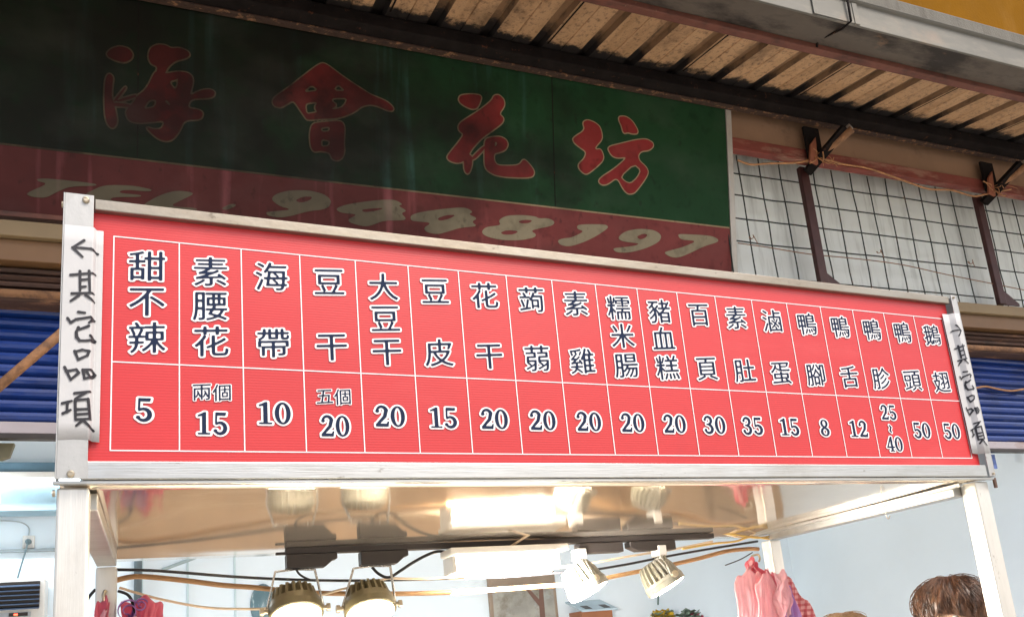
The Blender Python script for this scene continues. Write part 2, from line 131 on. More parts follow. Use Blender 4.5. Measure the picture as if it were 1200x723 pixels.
tube_glow = mat('lit_fluorescent_tube', (1, 1, 1), .3, 0, 0, 5, emit=((.84, .95, 1), 4))
cable_black = mat('black_cable_sheath', (.018, .018, .02), .4, 0, .2, 20)
cable_tan = mat('tan_cable_sheath', (.36, .20, .085), .45, 0, .12, 20)
cable_cream = mat('cream_cable_sheath', (.70, .56, .40), .45, 0, .08, 20)
cable_orange = mat('rusty_wire', (.42, .20, .08), .6, 0, .3, 30)
pinkA = mat('pale_pink_plastic', (.92, .60, .65), .5, 0, .10, 9, bump=.2, bscale=25)
pinkB = mat('rose_pink_plastic', (.82, .28, .36), .35, 0, .12, 9, bump=.2, bscale=25)
lilac = mat('lilac_plastic', (.56, .36, .68), .35, 0, .12, 9, bump=.2, bscale=25)
plaid = mat('red_check_plastic', (.82, .56, .55), .35, 0, .08, 9)
def _check(m):
    n = m.node_tree.nodes; l = m.node_tree.links; b = n['Principled BSDF']; tc = n.new('ShaderNodeTexCoord'); src = b.inputs['Base Color'].links[0].from_socket
    for d in ('X', 'Z'):
        wv = n.new('ShaderNodeTexWave'); wv.bands_direction = d; wv.inputs['Scale'].default_value = 16; wv.inputs['Distortion'].default_value = .6
        l.new(tc.outputs['Object'], wv.inputs['Vector']); r = n.new('ShaderNodeMapRange'); r.inputs[1].default_value = .55; r.inputs[2].default_value = .6; r.inputs[4].default_value = .6; l.new(wv.outputs[1], r.inputs[0])
        x = n.new('ShaderNodeMix'); x.data_type = 'RGBA'; l.new(r.outputs[0], x.inputs[0]); l.new(src, x.inputs[6]); x.inputs[7].default_value = (.55, .07, .10, 1); src = x.outputs[2]
    l.new(src, b.inputs['Base Color'])
_check(plaid)
for _m in (pinkA, pinkB, lilac, plaid):     # thin film lets light through
    n = _m.node_tree.nodes; l = _m.node_tree.links; b = n['Principled BSDF']; out = n['Material Output']
    tr_ = n.new('ShaderNodeBsdfTranslucent'); mx = n.new('ShaderNodeMixShader'); mx.inputs[0].default_value = .6
    l.new(b.inputs['Base Color'].links[0].from_socket, tr_.inputs[0]); l.new(b.outputs[0], mx.inputs[1]); l.new(tr_.outputs[0], mx.inputs[2]); l.new(mx.outputs[0], out.inputs[0])
skin = mat('skin', (.55, .33, .23), .5, 0, .06, 12)
hair_brown = mat('brown_hair', (.085, .037, .018), .36, 0, .7, 60, (1, 1, .5), stain=[((.26, .12, .05), 40, (1, 1, .5), .58, .7, .6)], rvar=.05)
hair_light = mat('light_brown_hair', (.26, .15, .07), .42, 0, .3, 60)
cloth_a = mat('grey_cloth', (.20, .21, .24), .9, 0, .1, 12); cloth_b = mat('dark_cloth', (.04, .045, .06), .9, 0, .1, 12)
screen_mat = mat('red_display', (.02, .01, .01), .3, 0, 0, 5, emit=((1, .12, .06), 2.0))
def soot_shade_paint(name, col, streak, mx=.92):
    """Painted sign sheet with mottled soot, drip marks, and shade painted in toward the far end."""
    m = mat(name, col, .6, 0, .12, 4, spec=.10)
    n = m.node_tree.nodes; l = m.node_tree.links; b = n['Principled BSDF']; tc = n.new('ShaderNodeTexCoord'); src = b.inputs['Base Color'].links[0].from_socket
    def nz(sc, st):
        mp = n.new('ShaderNodeMapping'); mp.inputs['Scale'].default_value = st; l.new(tc.outputs['Object'], mp.inputs['Vector'])
        t = n.new('ShaderNodeTexNoise'); t.inputs['Scale'].default_value = sc; t.inputs['Detail'].default_value = 8; l.new(mp.outputs[0], t.inputs['Vector']); return t.outputs[0]
    def mr(s, a, bb, c=0., d=1.):
        r = n.new('ShaderNodeMapRange'); r.inputs[1].default_value = a; r.inputs[2].default_value = bb; r.inputs[3].default_value = c; r.inputs[4].default_value = d; l.new(s, r.inputs[0]); return r.outputs[0]
    def mth(op, a, c):
        k = n.new('ShaderNodeMath'); k.operation = op
        for s, i in ((a, 0), (c, 1)):
            if hasattr(s, 'links'): l.new(s, k.inputs[i])
            else: k.inputs[i].default_value = s
        return k.outputs[0]
    sx = n.new('ShaderNodeSeparateXYZ'); l.new(tc.outputs['Object'], sx.inputs[0])
    def mixc(f, a, c):
        x = n.new('ShaderNodeMix'); x.data_type = 'RGBA'; l.new(f, x.inputs[0]); l.new(a, x.inputs[6]); x.inputs[7].default_value = (*c, 1); return x.outputs[2]
    wob = mth('ADD', sx.outputs[0], mr(nz(2.6, (1, 1, 1)), .3, .7, -.75, .75))
    src = mixc(mth('MULTIPLY', mr(nz(5, (3.2, 1, .16)), .57, .72), mr(sx.outputs[0], .3, 1.0, .8, .03)), src, streak)
    src = mixc(mth('MULTIPLY', mr(wob, 1.05, -.05, 0, mx), mr(nz(4.5, (1, 1, 1)), .25, .6, .8, 1.)), src, (.010, .008, .007))  # darkening toward the far end paints in both soot and shade
    src = mixc(mth('MULTIPLY', mr(nz(16, (1, 1, 1)), .55, .72), .45), src, tuple(c*.35 for c in col))
    src = mixc(mth('MULTIPLY', mr(nz(3.5, (1, 1, 1.6)), .50, .78), .09), src, (.16, .15, .13))
    src = mixc(mth('MULTIPLY', mr(nz(26, (1, 1, .7)), .62, .70), .35), src, (.015, .012, .01))
    l.new(src, b.inputs['Base Color']); return m
sign_green = soot_shade_paint('sooty_shaded_green_paint', (.015, .052, .020), (.05, .14, .11))
sign_red = soot_shade_paint('sooty_shaded_maroon_paint', (.19, .048, .044), (.46, .14, .15), .66)
char_red = soot_shade_paint('faded_red_lettering', (.25, .030, .028), (.25, .06, .055))
char_edge = soot_shade_paint('cream_lettering_edge', (.34, .26, .15), (.5, .42, .3))
tel_tan = soot_shade_paint('tan_numerals', (.27, .23, .15), (.40, .28, .22), .72)
sign_edge = mat('sign_frame_aluminium', (.46, .43, .38), .5, .4, .12, 8, stain=[((.2, .16, .12), 12, (1, 1, .3), .55, .7, .6)])

def dark_edge(m, y0, y1):      # dark band along the purlin, with a ragged edge
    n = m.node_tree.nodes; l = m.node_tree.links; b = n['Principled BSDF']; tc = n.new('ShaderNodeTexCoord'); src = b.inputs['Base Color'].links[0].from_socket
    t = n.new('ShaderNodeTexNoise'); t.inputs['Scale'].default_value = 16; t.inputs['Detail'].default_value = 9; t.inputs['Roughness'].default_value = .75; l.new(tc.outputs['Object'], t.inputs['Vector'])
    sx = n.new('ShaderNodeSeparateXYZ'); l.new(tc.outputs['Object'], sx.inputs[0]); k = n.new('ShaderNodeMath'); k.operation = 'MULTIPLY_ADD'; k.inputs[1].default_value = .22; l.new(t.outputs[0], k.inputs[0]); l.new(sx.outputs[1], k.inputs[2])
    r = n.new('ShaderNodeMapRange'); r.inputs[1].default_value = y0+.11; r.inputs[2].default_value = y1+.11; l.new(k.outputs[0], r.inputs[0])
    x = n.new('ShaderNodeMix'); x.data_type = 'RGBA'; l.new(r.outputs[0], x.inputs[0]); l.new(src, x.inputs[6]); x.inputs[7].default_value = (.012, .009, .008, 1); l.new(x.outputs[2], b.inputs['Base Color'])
dark_edge(roof_tin, .40, .44); dark_edge(rib_tin, .30, .40)
# ------------------------------------------------------------------ mesh helpers
class MB:
    def __init__(s): s.v = []; s.f = []; s.m = []; s.k = 0
    def quad_box(s, x0, x1, y0, y1, z0, z1):
        b = len(s.v)
        s.v += [(x, y, z) for x in (x0, x1) for y in (y0, y1) for z in (z0, z1)]
        for q in ((0, 1, 3, 2), (4, 6, 7, 5), (0, 4, 5, 1), (2, 3, 7, 6), (0, 2, 6, 4), (1, 5, 7, 3)): s.f.append(tuple(b+i for i in q)); s.m.append(s.k)
        return s
    def faces(s, vs, fs):
        b = len(s.v); s.v += [tuple(v) for v in vs]
        for f in fs: s.f.append(tuple(b+i for i in f)); s.m.append(s.k)
        return s
    def tube(s, pts, r, n=8, caps=True):
        P = [Vector(p) for p in pts]; rs = r if isinstance(r, (list, tuple)) else [r]*len(P)
        b = len(s.v); prev = None
        for i, p in enumerate(P):
            t = (P[min(i+1, len(P)-1)]-P[max(i-1, 0)]).normalized()
            if prev is None:
                a = Vector((0, 0, 1)) if abs(t.z) < .9 else Vector((1, 0, 0)); nx = t.cross(a).normalized()
            else: nx = (prev - t*prev.dot(t)).normalized()
            prev = nx; ny = t.cross(nx)
            for k in range(n):
                a = 2*math.pi*k/n; s.v.append(tuple(p + (nx*math.cos(a)+ny*math.sin(a))*rs[i]))
        for i in range(len(P)-1):
            for k in range(n):
                s.f.append((b+i*n+k, b+i*n+(k+1) % n, b+(i+1)*n+(k+1) % n, b+(i+1)*n+k)); s.m.append(s.k)
        if caps:
            s.f.append(tuple(b+k for k in range(n))[::-1]); s.m.append(s.k)
            s.f.append(tuple(b+(len(P)-1)*n+k for k in range(n))); s.m.append(s.k)
        return s
    def prism(s, poly, axis, a0, a1):
        """poly: 2D outline; axis 0/1/2 = extruded axis."""
        n = len(poly); b = len(s.v)
        for a in (a0, a1):
            for (p, q) in poly:
                s.v.append({0: (a, p, q), 1: (p, a, q), 2: (p, q, a)}[axis])
        s.f.append(tuple(b+i for i in range(n))[::-1]); s.f.append(tuple(b+n+i for i in range(n))); s.m += [s.k]*2
        for i in range(n): s.f.append((b+i, b+(i+1) % n, b+n+(i+1) % n, b+n+i)); s.m.append(s.k)
        return s
    def lathe(s, prof, origin, axis, n=32, fin=None):
        """prof: (radius, distance along axis); fin(i, k) scales a ring vertex."""
        ax = Vector(axis).normalized(); a = Vector((0, 0, 1)) if abs(ax.z) < .9 else Vector((1, 0, 0)); u = ax.cross(a).normalized(); w = ax.cross(u); o = Vector(origin); b = len(s.v)
        for i, (r, d) in enumerate(prof):
            for k in range(n):
                an = 2*math.pi*k/n; q = r*(fin(i, k) if fin else 1); s.v.append(tuple(o+ax*d+(u*math.cos(an)+w*math.sin(an))*q))
        for i in range(len(prof)-1):
            for k in range(n): s.f.append((b+i*n+k, b+i*n+(k+1) % n, b+(i+1)*n+(k+1) % n, b+(i+1)*n+k)); s.m.append(s.k)
        s.f.append(tuple(b+k for k in range(n))[::-1]); s.f.append(tuple(b+(len(prof)-1)*n+k for k in range(n))); s.m += [s.k]*2
        return s
    def build(s, name, mats, parent=None, bevel=0, smooth=False, shear=False, solid=0):
        me = bpy.data.meshes.new(name); mats = mats if isinstance(mats, (list, tuple)) else [mats]
        off = Vector((0, 0, 0))
        p = parent
        while p is not None: off += p.location; p = p.parent
        V = [(x-off.x, y-off.y, z+(.02*x if shear else 0)-off.z) for x, y, z in s.v]
        me.from_pydata(V, [], s.f)
        for m in mats: me.materials.append(m)
        if len(mats) > 1: me.polygons.foreach_set('material_index', s.m)
        if smooth: me.polygons.foreach_set('use_smooth', [True]*len(me.polygons))
        me.update()
        o = bpy.data.objects.new(name, me); C.objects.link(o)
        bm = bmesh.new(); bm.from_mesh(me); bmesh.ops.recalc_face_normals(bm, faces=bm.faces); bm.to_mesh(me); bm.free()
        if parent: o.parent = parent
        if solid: d = o.modifiers.new('thickness', 'SOLIDIFY'); d.thickness = solid; d.offset = 0
        if bevel: d = o.modifiers.new('edge', 'BEVEL'); d.width = bevel; d.segments = 2; d.limit_method = 'ANGLE'
        return o
def tag(o, label, cat, group=None, kind=None):
    if label: o['label'] = label
    if cat: o['category'] = cat
    if group: o['group'] = group
    if kind: o['kind'] = kind
    return o
def thing(name, label, cat, loc=(0, 0, 0), group=None):
    o = bpy.data.objects.new(name, None); o.empty_display_size = .1; o.location = loc; C.objects.link(o); return tag(o, label, cat, group)
def box(x0, x1, y0, y1, z0, z1): return MB().quad_box(x0, x1, y0, y1, z0, z1)
def spline(pts, n=6):
    P = [Vector(p) for p in pts]; out = []
    for i in range(len(P)-1):
        p0, p1, p2, p3 = P[max(i-1, 0)], P[i], P[i+1], P[min(i+2, len(P)-1)]
        for k in range(n):
            t = k/n; out.append(.5*((2*p1)+(p2-p0)*t+(2*p0-5*p1+4*p2-p3)*t*t+(3*p1-p0-3*p2+p3)*t**3))
    out.append(P[-1]); return out

# ------------------------------------------------------------------ lettering (distance fields -> flat shapes)
def seg_dist(px, py, a, b):
    dx, dy = b[:, 0]-a[:, 0], b[:, 1]-a[:, 1]; L = np.maximum(dx*dx+dy*dy, 1e-12)
    t = np.clip(((px[:, None]-a[:, 0])*dx+(py[:, None]-a[:, 1])*dy)/L, 0, 1)
    return np.sqrt(np.min((px[:, None]-a[:, 0]-t*dx)**2+(py[:, None]-a[:, 1]-t*dy)**2, axis=1))
def poly_sdf(px, py, polys):
    ins = np.zeros(len(px), bool); d = np.full(len(px), 1e9)
    for P in polys:
        a = np.asarray(P, float); b = np.roll(a, -1, 0); d = np.minimum(d, seg_dist(px, py, a, b))
        for (x0, y0), (x1, y1) in zip(a, b):
            if y0 == y1: continue
            c = ((y0 <= py) != (y1 <= py)); ins ^= c & (px < x0+(py-y0)*(x1-x0)/(y1-y0))
    return np.where(ins, -d, d)
def cap_sdf(px, py, strokes):
    d = np.full(len(px), 1e9)
    for (x0, y0, r0, x1, y1, r1) in strokes:
        dx, dy = x1-x0, y1-y0; t = np.clip(((px-x0)*dx+(py-y0)*dy)/max(dx*dx+dy*dy, 1e-12), 0, 1)
        d = np.minimum(d, np.hypot(px-x0-t*dx, py-y0-t*dy)-(r0+(r1-r0)*t))
    return d
def fill(S, xs, ys, run=True):
    """Marching-squares fill of S<0 -> (verts, faces)."""
    V = []; F = []; idx = {}
    def vert(key, p):
        if key not in idx: idx[key] = len(V); V.append(p)
        return idx[key]
    ny, nx = S.shape; ins = S < 0
    for j in range(ny-1):
        i = 0
        while i < nx-1:
            c = (ins[j, i], ins[j, i+1], ins[j+1, i+1], ins[j+1, i])
            if not any(c): i += 1; continue
            if all(c):
                k = i
                k += 1
                while run and k < nx-1 and ins[j, k] and ins[j, k+1] and ins[j+1, k+1] and ins[j+1, k]: k += 1
                F.append((vert((j, i), (xs[i], ys[j])), vert((j, k), (xs[k], ys[j])), vert((j+1, k), (xs[k], ys[j+1])), vert((j+1, i), (xs[i], ys[j+1])))); i = k; continue
            cs = [(j, i), (j, i+1), (j+1, i+1), (j+1, i)]; f = []
            for a in range(4):
                p, q = cs[a], cs[(a+1) % 4]
                if ins[p]: f.append(vert(p, (xs[p[1]], ys[p[0]])))
                if ins[p] != ins[q]:
                    t = S[p]/(S[p]-S[q]); key = (min(p, q), max(p, q), 'e')
                    f.append(vert(key, (xs[p[1]]+(xs[q[1]]-xs[p[1]])*t, ys[p[0]]+(ys[q[0]]-ys[p[0]])*t)))
            if len(f) > 2: F.append(tuple(f))
            i += 1
    return V, F
def grid(x0, x1, y0, y1, h):
    xs = np.arange(x0, x1+h, h); ys = np.arange(y0, y1+h, h); X, Y = np.meshgrid(xs, ys); return xs, ys, X.ravel(), Y.ravel()
_gc = {}
def glyph_outline(ch):
    cu = bpy.data.curves.new('glyph', 'FONT'); cu.body = ch; cu.resolution_u = 4
    o = bpy.data.objects.new('glyph', cu); C.objects.link(o); bpy.context.view_layer.update()
    me = o.evaluated_get(bpy.context.evaluated_depsgraph_get()).to_mesh()
    V = np.array([v.co[:2] for v in me.vertices]); T = [tuple(p.vertices) for p in me.polygons]
    cnt = {}
    for t in T:
        for a in range(len(t)):
            e = tuple(sorted((t[a], t[(a+1) % len(t)]))); cnt[e] = cnt.get(e, 0)+1
    E = np.array([e for e, c in cnt.items() if c == 1])
    bpy.data.objects.remove(o); bpy.data.curves.remove(cu)
    return V, T, E
def glyph(ch):
    """Ink and halo shapes of one brush-style character, 1 em square centred on 0."""
    if ch in _gc: return _gc[ch]
    V, T, E = glyph_outline(ch)
    V = V - np.array([.5, .36]); V = V*1.0
    V[:, 1] += .085*V[:, 0]                                # rising horizontals of a brush hand
    xs, ys, px, py = grid(-.58, .58, -.58, .58, 1/64)
    d = seg_dist(px, py, V[E[:, 0]], V[E[:, 1]]); ins = np.zeros(len(px), bool)
    for t in T:
        A = V[list(t)]
        for q in range(1, len(A)-1):
            a, b, c = A[0], A[q], A[q+1]
            s1 = (b[0]-a[0])*(py-a[1])-(b[1]-a[1])*(px-a[0]); s2 = (c[0]-b[0])*(py-b[1])-(c[1]-b[1])*(px-b[0]); s3 = (a[0]-c[0])*(py-c[1])-(a[1]-c[1])*(px-c[0])
            ins |= ((s1 >= 0) & (s2 >= 0) & (s3 >= 0)) | ((s1 <= 0) & (s2 <= 0) & (s3 <= 0))
    S = np.where(ins, -d, d).reshape(len(ys), len(xs))
    S = np.maximum(S, np.roll(S, 1, 0)); S[:, :] = S[:, :]-.006   # brush contrast: horizontals thinner than uprights
    k = np.array([.25, .5, .25])
    for _ in range(1):
        S = np.apply_along_axis(lambda a: np.convolve(np.pad(a, 1, 'edge'), k, 'valid'), 0, S); S = np.apply_along_axis(lambda a: np.convolve(np.pad(a, 1, 'edge'), k, 'valid'), 1, S)
    _gc[ch] = (fill(S-.001, xs, ys), fill(S-.053, xs, ys)); return _gc[ch]
def arc(cx, cy, rx, ry, a0, a1, w0, w1, wm=None, n=14):
    out = []; pr = None
    for i in range(n+1):
        t = i/n; a = R(a0+(a1-a0)*t); w = (w0+(w1-w0)*t) if wm is None else (w0*(1-t)**2+2*wm*t*(1-t)*1.0+w1*t*t)
        p = (cx+rx*math.cos(a), cy+ry*math.sin(a), w)
        if pr: out.append((*pr, *p))
        pr = p
    return out
def ell(cx, cy, rx, ry, n=28): return [(cx+rx*math.cos(2*math.pi*i/n), cy+ry*math.sin(2*math.pi*i/n)) for i in range(n)]
DIG = {  # serif numerals: polygons (even-odd), strokes
 '0': ([ell(.3, .5, .28, .5), ell(.3, .5, .135, .43)], []),
 '1': ([[(.235, .03), (.375, .03), (.375, 1.0), (.30, 1.0), (.235, .95)], [(.08, 0), (.53, 0), (.53, .06), (.08, .06)], [(.235, .95), (.08, .87), (.08, .81), (.24, .845)]], []),
 '2': ([[(.05, 0), (.53, 0), (.56, .24), (.51, .24), (.47, .13), (.05, .13)]], arc(.29, .70, .19, .26, 175, 20, .035, .07, .055)+[(.469, .789, .07, .40, .48, .065), (.40, .48, .065, .09, .08, .045), (.12, .74, .07, .12, .741, .07)]),
 '3': ([], arc(.27, .75, .17, .21, 160, -70, .035, .05, .085)+arc(.26, .27, .20, .235, 75, -155, .05, .04, .09)+[(.11, .79, .06, .11, .791, .06), (.09, .2, .065, .09, .201, .065), (.2, .53, .035, .3, .53, .035)]),
 '4': ([[(.32, 0), (.45, 0), (.45, 1.0), (.36, 1.0), (.32, .94)], [(.22, 0), (.55, 0), (.55, .055), (.22, .055)], [(.02, .25), (.58, .25), (.58, .33), (.02, .33)]], [(.06, .29, .035, .36, .95, .04)]),
 '5': ([[(.12, 1.0), (.50, 1.0), (.48, .87), (.12, .87)], [(.11, 1.0), (.17, 1.0), (.155, .5), (.095, .5)]], arc(.27, .29, .20, .25, 130, -150, .035, .035, .105)+[(.10, .17, .065, .10, .171, .065)]),
 '8': ([ell(.3, .76, .22, .24), ell(.3, .77, .10, .17), ell(.3, .265, .27, .265), ell(.3, .26, .13, .19)], []),
 '~': ([], [(.05, .45, .03, .15, .58, .05), (.15, .58, .05, .35, .44, .05), (.35, .44, .05, .47, .57, .03)]),
}
def digits(txt):
    if txt in _gc: return _gc[txt]
    wd = .62*len(txt); xs, ys, px, py = grid(-.12, wd+.1, -.14, 1.14, 1/44); S = np.full(len(px), 1e9)
    for i, ch in enumerate(txt):
        P, K_ = DIG[ch]; o = i*.62
        if ch in '08':
            for a in range(0, len(P), 2): S = np.minimum(S, poly_sdf(px-o, py, [P[a], P[a+1]]))
            if ch == '8': S = np.minimum(S, 1e9); S = np.maximum(S, -poly_sdf(px-o, py, [P[1]])); S = np.maximum(S, -poly_sdf(px-o, py, [P[3]]))
        else:
            for p in P: S = np.minimum(S, poly_sdf(px-o, py, [p]))
            if K_: S = np.minimum(S, cap_sdf(px-o, py, K_))
    S = S.reshape(len(ys), len(xs)); c = np.array([wd/2-.01, .5])
    def sh(vf): return ([(a-c[0], b-c[1]) for a, b in vf[0]], vf[1])
    _gc[txt] = (sh(fill(S-.006, xs, ys)), sh(fill(S-.085, xs, ys))); return _gc[txt]
def stamp(mb, shape, cx, cz, sx, sz, yi, yo):
    for (V, F), y, k in ((shape[1], yo, 1), (shape[0], yi, 0)):
        mb.k = k; mb.faces([(cx+a*sx, y, cz+b*sz) for a, b in V], F)
def chaikin(P, n=2):
    for _ in range(n):
        Q = []
        for i in range(len(P)):
            a, b = P[i], P[(i+1) % len(P)]; Q += [(.78*a[0]+.22*b[0], .78*a[1]+.22*b[1]), (.22*a[0]+.78*b[0], .22*a[1]+.78*b[1])]
        P = Q
    return P

# ================================================================== SETTING
g = MB().faces([(-60, -80, 0), (60, -80, 0), (60, 60, 0), (-60, 60, 0)], [(0, 1, 2, 3)]).build('ground', asphalt); g['kind'] = 'structure'

# ---- shop building: interior room, lintels, fascia, panel wall behind the mesh, floor above
bld = thing('shop_building', 'old shop front with pale blue room inside, tan lintel and ochre upper wall', 'building', (2, 4.2, 0))
box(-3.6, 9.6, 4.2, 4.35, 0, 3.4).build('back_wall', room_wall, bld)
box(-3.6, 9.6, 4.185, 4.2-.001, 0, 1.45).build('wood_wainscot', wood, bld)
box(-3.75, -3.6, 1.62, 4.2, 0, 3.4).build('side_wall', room_wall, bld)
box(5.25, 5.4, 1.83, 4.2, 0, 3.4).build('side_wall', room_wall, bld)
box(-3.6, 9.6, 1.86, 4.2, 3.4, 3.5).build('ceiling', ceiling_white, bld)
box(-3.6, 9.6, 1.9, 4.18, .004, .03).build('shop_floor', floor_tile, bld)
box(-3.6, .02, 3.98, 4.18, 2.606, 2.888).build('beam', mat('blue_grey_beam', (.30, .44, .52), .6), bld)
box(-3.6, .02, 3.965, 3.979, 2.835, 2.895).build('beam_shade_strip', mat('slate_blue_shade', (.10, .19, .26), .5), bld)  # added dark strip: shading on the beam's upper part put into colour
mb = MB()
for x in (.06, .33, .62): mb.quad_box(x, x+.012, 4.183, 4.199, 1.451, 3.39)
mb.build('wall_batten', room_panel, bld)
MB().tube([(.183, 4.17, 2.243), (.47, 4.17, 2.345), (.9, 4.17, 2.50)], .012, 6).build('sloping_bar', mat('grey_blue_bar', (.33, .42, .45), .5), bld)  # thin round bar along a diagonal line on the back wall
MB().tube([(.044, 4.15, 1.95), (.044, 4.15, 3.38)], .024, 10).build('drain_pipe', mat('slate_pipe', (.12, .17, .20), .45), bld, smooth=True)
box(-3.6, .02, 4.165, 4.199, 2.388, 2.404).build('wall_rail', mat('grey_rail', (.2, .23, .24), .5), bld)
box(-3, 9.6, 1.63, 1.70, 3.186, 3.248).build('lintel_strip', cream_steel, bld, .003, shear=True)
box(-3, 9.6, 1.655, 1.72, 3.10, 3.184).build('lintel_plank', tan_steel, bld, .003, shear=True)
mb = MB()
for i in range(5):
    z0 = 2.962+i*.028; mb.prism([(1.70+.01*(i % 2), z0), (1.86, z0), (1.86, z0+.026), (1.715, z0+.026), (1.695, z0+.013)], 0, -3, 9.6)
mb.build('shutter_hood', hood_rust, bld, .002, shear=True)
MB().tube([(-3, 1.69, 2.985), (9.6, 1.69, 2.985)], .016, 8).build('hood_pipe', bar_rust, bld, smooth=True, shear=True)
box(2.995, 9.6, 1.60, 1.62, 4.082, 4.30).build('fascia_board', tan_board, bld, shear=True)
mb = box(2.995, 9.6, 1.575, 1.60, 4.02, 4.08); mb.quad_box(2.995, 9.6, 1.565, 1.61, 4.0, 4.018); mb.build('red_trim', red_trim, bld, .003, shear=True)
box(-3, 9.6, 1.76, 1.86, 3.1, 4.6).build('panel_wall', panel_grey, bld, shear=True)
box(-3, 9.6, 1.02, 1.4, 4.50, 4.66).build('concrete_ledge', concrete, bld, .01, shear=True)
box(-3, 9.6, 1.10, 1.3, 4.662, 8.5).build('upper_wall', ochre, bld, shear=True)

# ---- roller shutters
def shutter(x0, x1, label):
    t = thing('roller_shutter', label, 'shutter', ((x0+x1)/2, 1.8, 2.5), 'half-raised blue shutters of the shop front')
    mb = MB(); z = 2.522
    prof = []
    while z < 3.12:
        prof += [(1.808, z), (1.794, z+.008), (1.790, z+.020), (1.794, z+.033), (1.808, z+.040), (1.813, z+.043)]; z += .046
    for (a, b) in zip(prof[:-1], prof[1:]):
        mb.faces([(x0, *a), (x1, *a), (x1, *b), (x0, *b)], [(0, 1, 2, 3)])
    mb.build('slat_curtain', shutter_blue, t, solid=.002)
    mb = box(x0, x1, 1.79, 1.82, 2.475, 2.52); mb.build('bottom_rail', shutter_rail, t, .003)
    box(x0+.01, x1-.01, 1.785, 1.825, 2.455, 2.473).build('rail_seal', black_plastic, t, .002)
    return t
shutter(-1.7, 2.42, 'blue roller shutter half raised behind the left end of the red menu board')
shutter(2.52, 6.6, 'blue roller shutter half raised to the right of the red menu board')

# ---- corrugated awning roof
aw = thing('awning_roof', 'stained tan corrugated tin awning roof above the shop sign', 'roof', (2, .95, 4.2))
mb = MB(); xs = []; x = 2.56-.254*24
while x < 8.2:
    xs += [(x-.036, 0.), (x-.026, .026), (x+.022, .026), (x+.032, 0.), (x+.125, 0.), (x+.129, .006), (x+.133, 0.)]; x += .254
ys = [.935, 1.1, 1.3, 1.5, 1.72]
vs_ = []
for (px_, h) in xs:
    for y in ys: vs_.append((px_, y, 4.30+.21*(y-1.5)+h))
n = len(ys); fs = [(i*n+j, (i+1)*n+j, (i+1)*n+j+1, i*n+j+1) for i in range(len(xs)-1) for j in range(n-1)]
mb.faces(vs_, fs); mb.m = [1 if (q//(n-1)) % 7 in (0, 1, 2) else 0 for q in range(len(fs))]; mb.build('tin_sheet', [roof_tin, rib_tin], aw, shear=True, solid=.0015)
for k in range(-7, 7):
    xx = 2.56+.254*(3*k)+.040; mb = MB(); mb.faces([(xx, .936, 4.30+.21*(.936-1.5)-.0022), (xx+.009, .936, 4.30+.21*(.936-1.5)-.0022), (xx+.009, 1.40, 4.30-.021-.0022), (xx, 1.40, 4.30-.021-.0022)], [(0, 1, 2, 3)]); mb.build('sheet_overlap', black_paint, aw, shear=True)
mb = MB().prism([(1.435, 4.221), (1.51, 4.217), (1.51, 4.298), (1.435, 4.283)], 0, -3.5, 8.1); mb.build('purlin', black_paint, aw, .004, shear=True)
box(-3.5, 8.1, 1.495, 1.53, 4.206, 4.2155).build('purlin_flange', rusty_edge, aw, .003, shear=True)
box(-3.5, 8.1, .945, .985, 4.142, 4.190).build('edge_beam', brown_paint, aw, .004, shear=True)

# ---- gutter
gt = thing('roof_gutter', 'grey galvanised box gutter with a lapped joint along the roof edge', 'gutter', (3, .85, 4.2))
gp = [(.935, 4.275), (.935, 4.192), (.780, 4.150), (.768, 4.152), (.762, 4.288), (.768, 4.300), (.782, 4.296), (.782, 4.164), (.925, 4.205), (.925, 4.275)]
for nm, mm, seg_ in (('trough_bottom', galv_dark, [0, 1, 2]), ('trough_face', galv, [3, 4, 5, 6])):
    pass
MB().prism([(.9435, 4.168), (.9435, 4.200), (.782, 4.160), (.782, 4.150)], 0, -3.5, 8.1).build('trough_bottom', galv_dark, gt, shear=True)
MB().prism([(.7815, 4.146), (.7815, 4.266), (.772, 4.278), (.760, 4.282), (.752, 4.274), (.760, 4.266), (.770, 4.262), (.770, 4.146)], 0, -3.5, 8.1).build('trough_face', galv, gt, .002, shear=True)
box(-3.5, 8.1, .937, .9425, 4.201, 4.30).build('trough_back', galv_dark, gt, shear=True)
for x0 in (2.86, -.4, 6.2):
    mb = MB(); mb.quad_box(x0, x0+.022, .762, .7685, 4.147, 4.261); mb.quad_box(x0+.245, x0+.275, .762, .7685, 4.147, 4.261); mb.quad_box(x0+.0225, x0+.2445, .7655, .7685, 4.15, 4.261)
    mb.build('joint_plate', galv, gt, .002, shear=True)
for x0 in (3.07, -.15, 6.4):
    mb = MB(); mb.tube([(x0, .750, 4.285), (x0, .756, 4.146), (x0-.01, .80, 4.140), (x0-.03, .93, 4.178), (x0-.03, .943, 4.150)], .006, 6)
    mb.build('hanger_wire', black_paint, gt, smooth=True, shear=True)

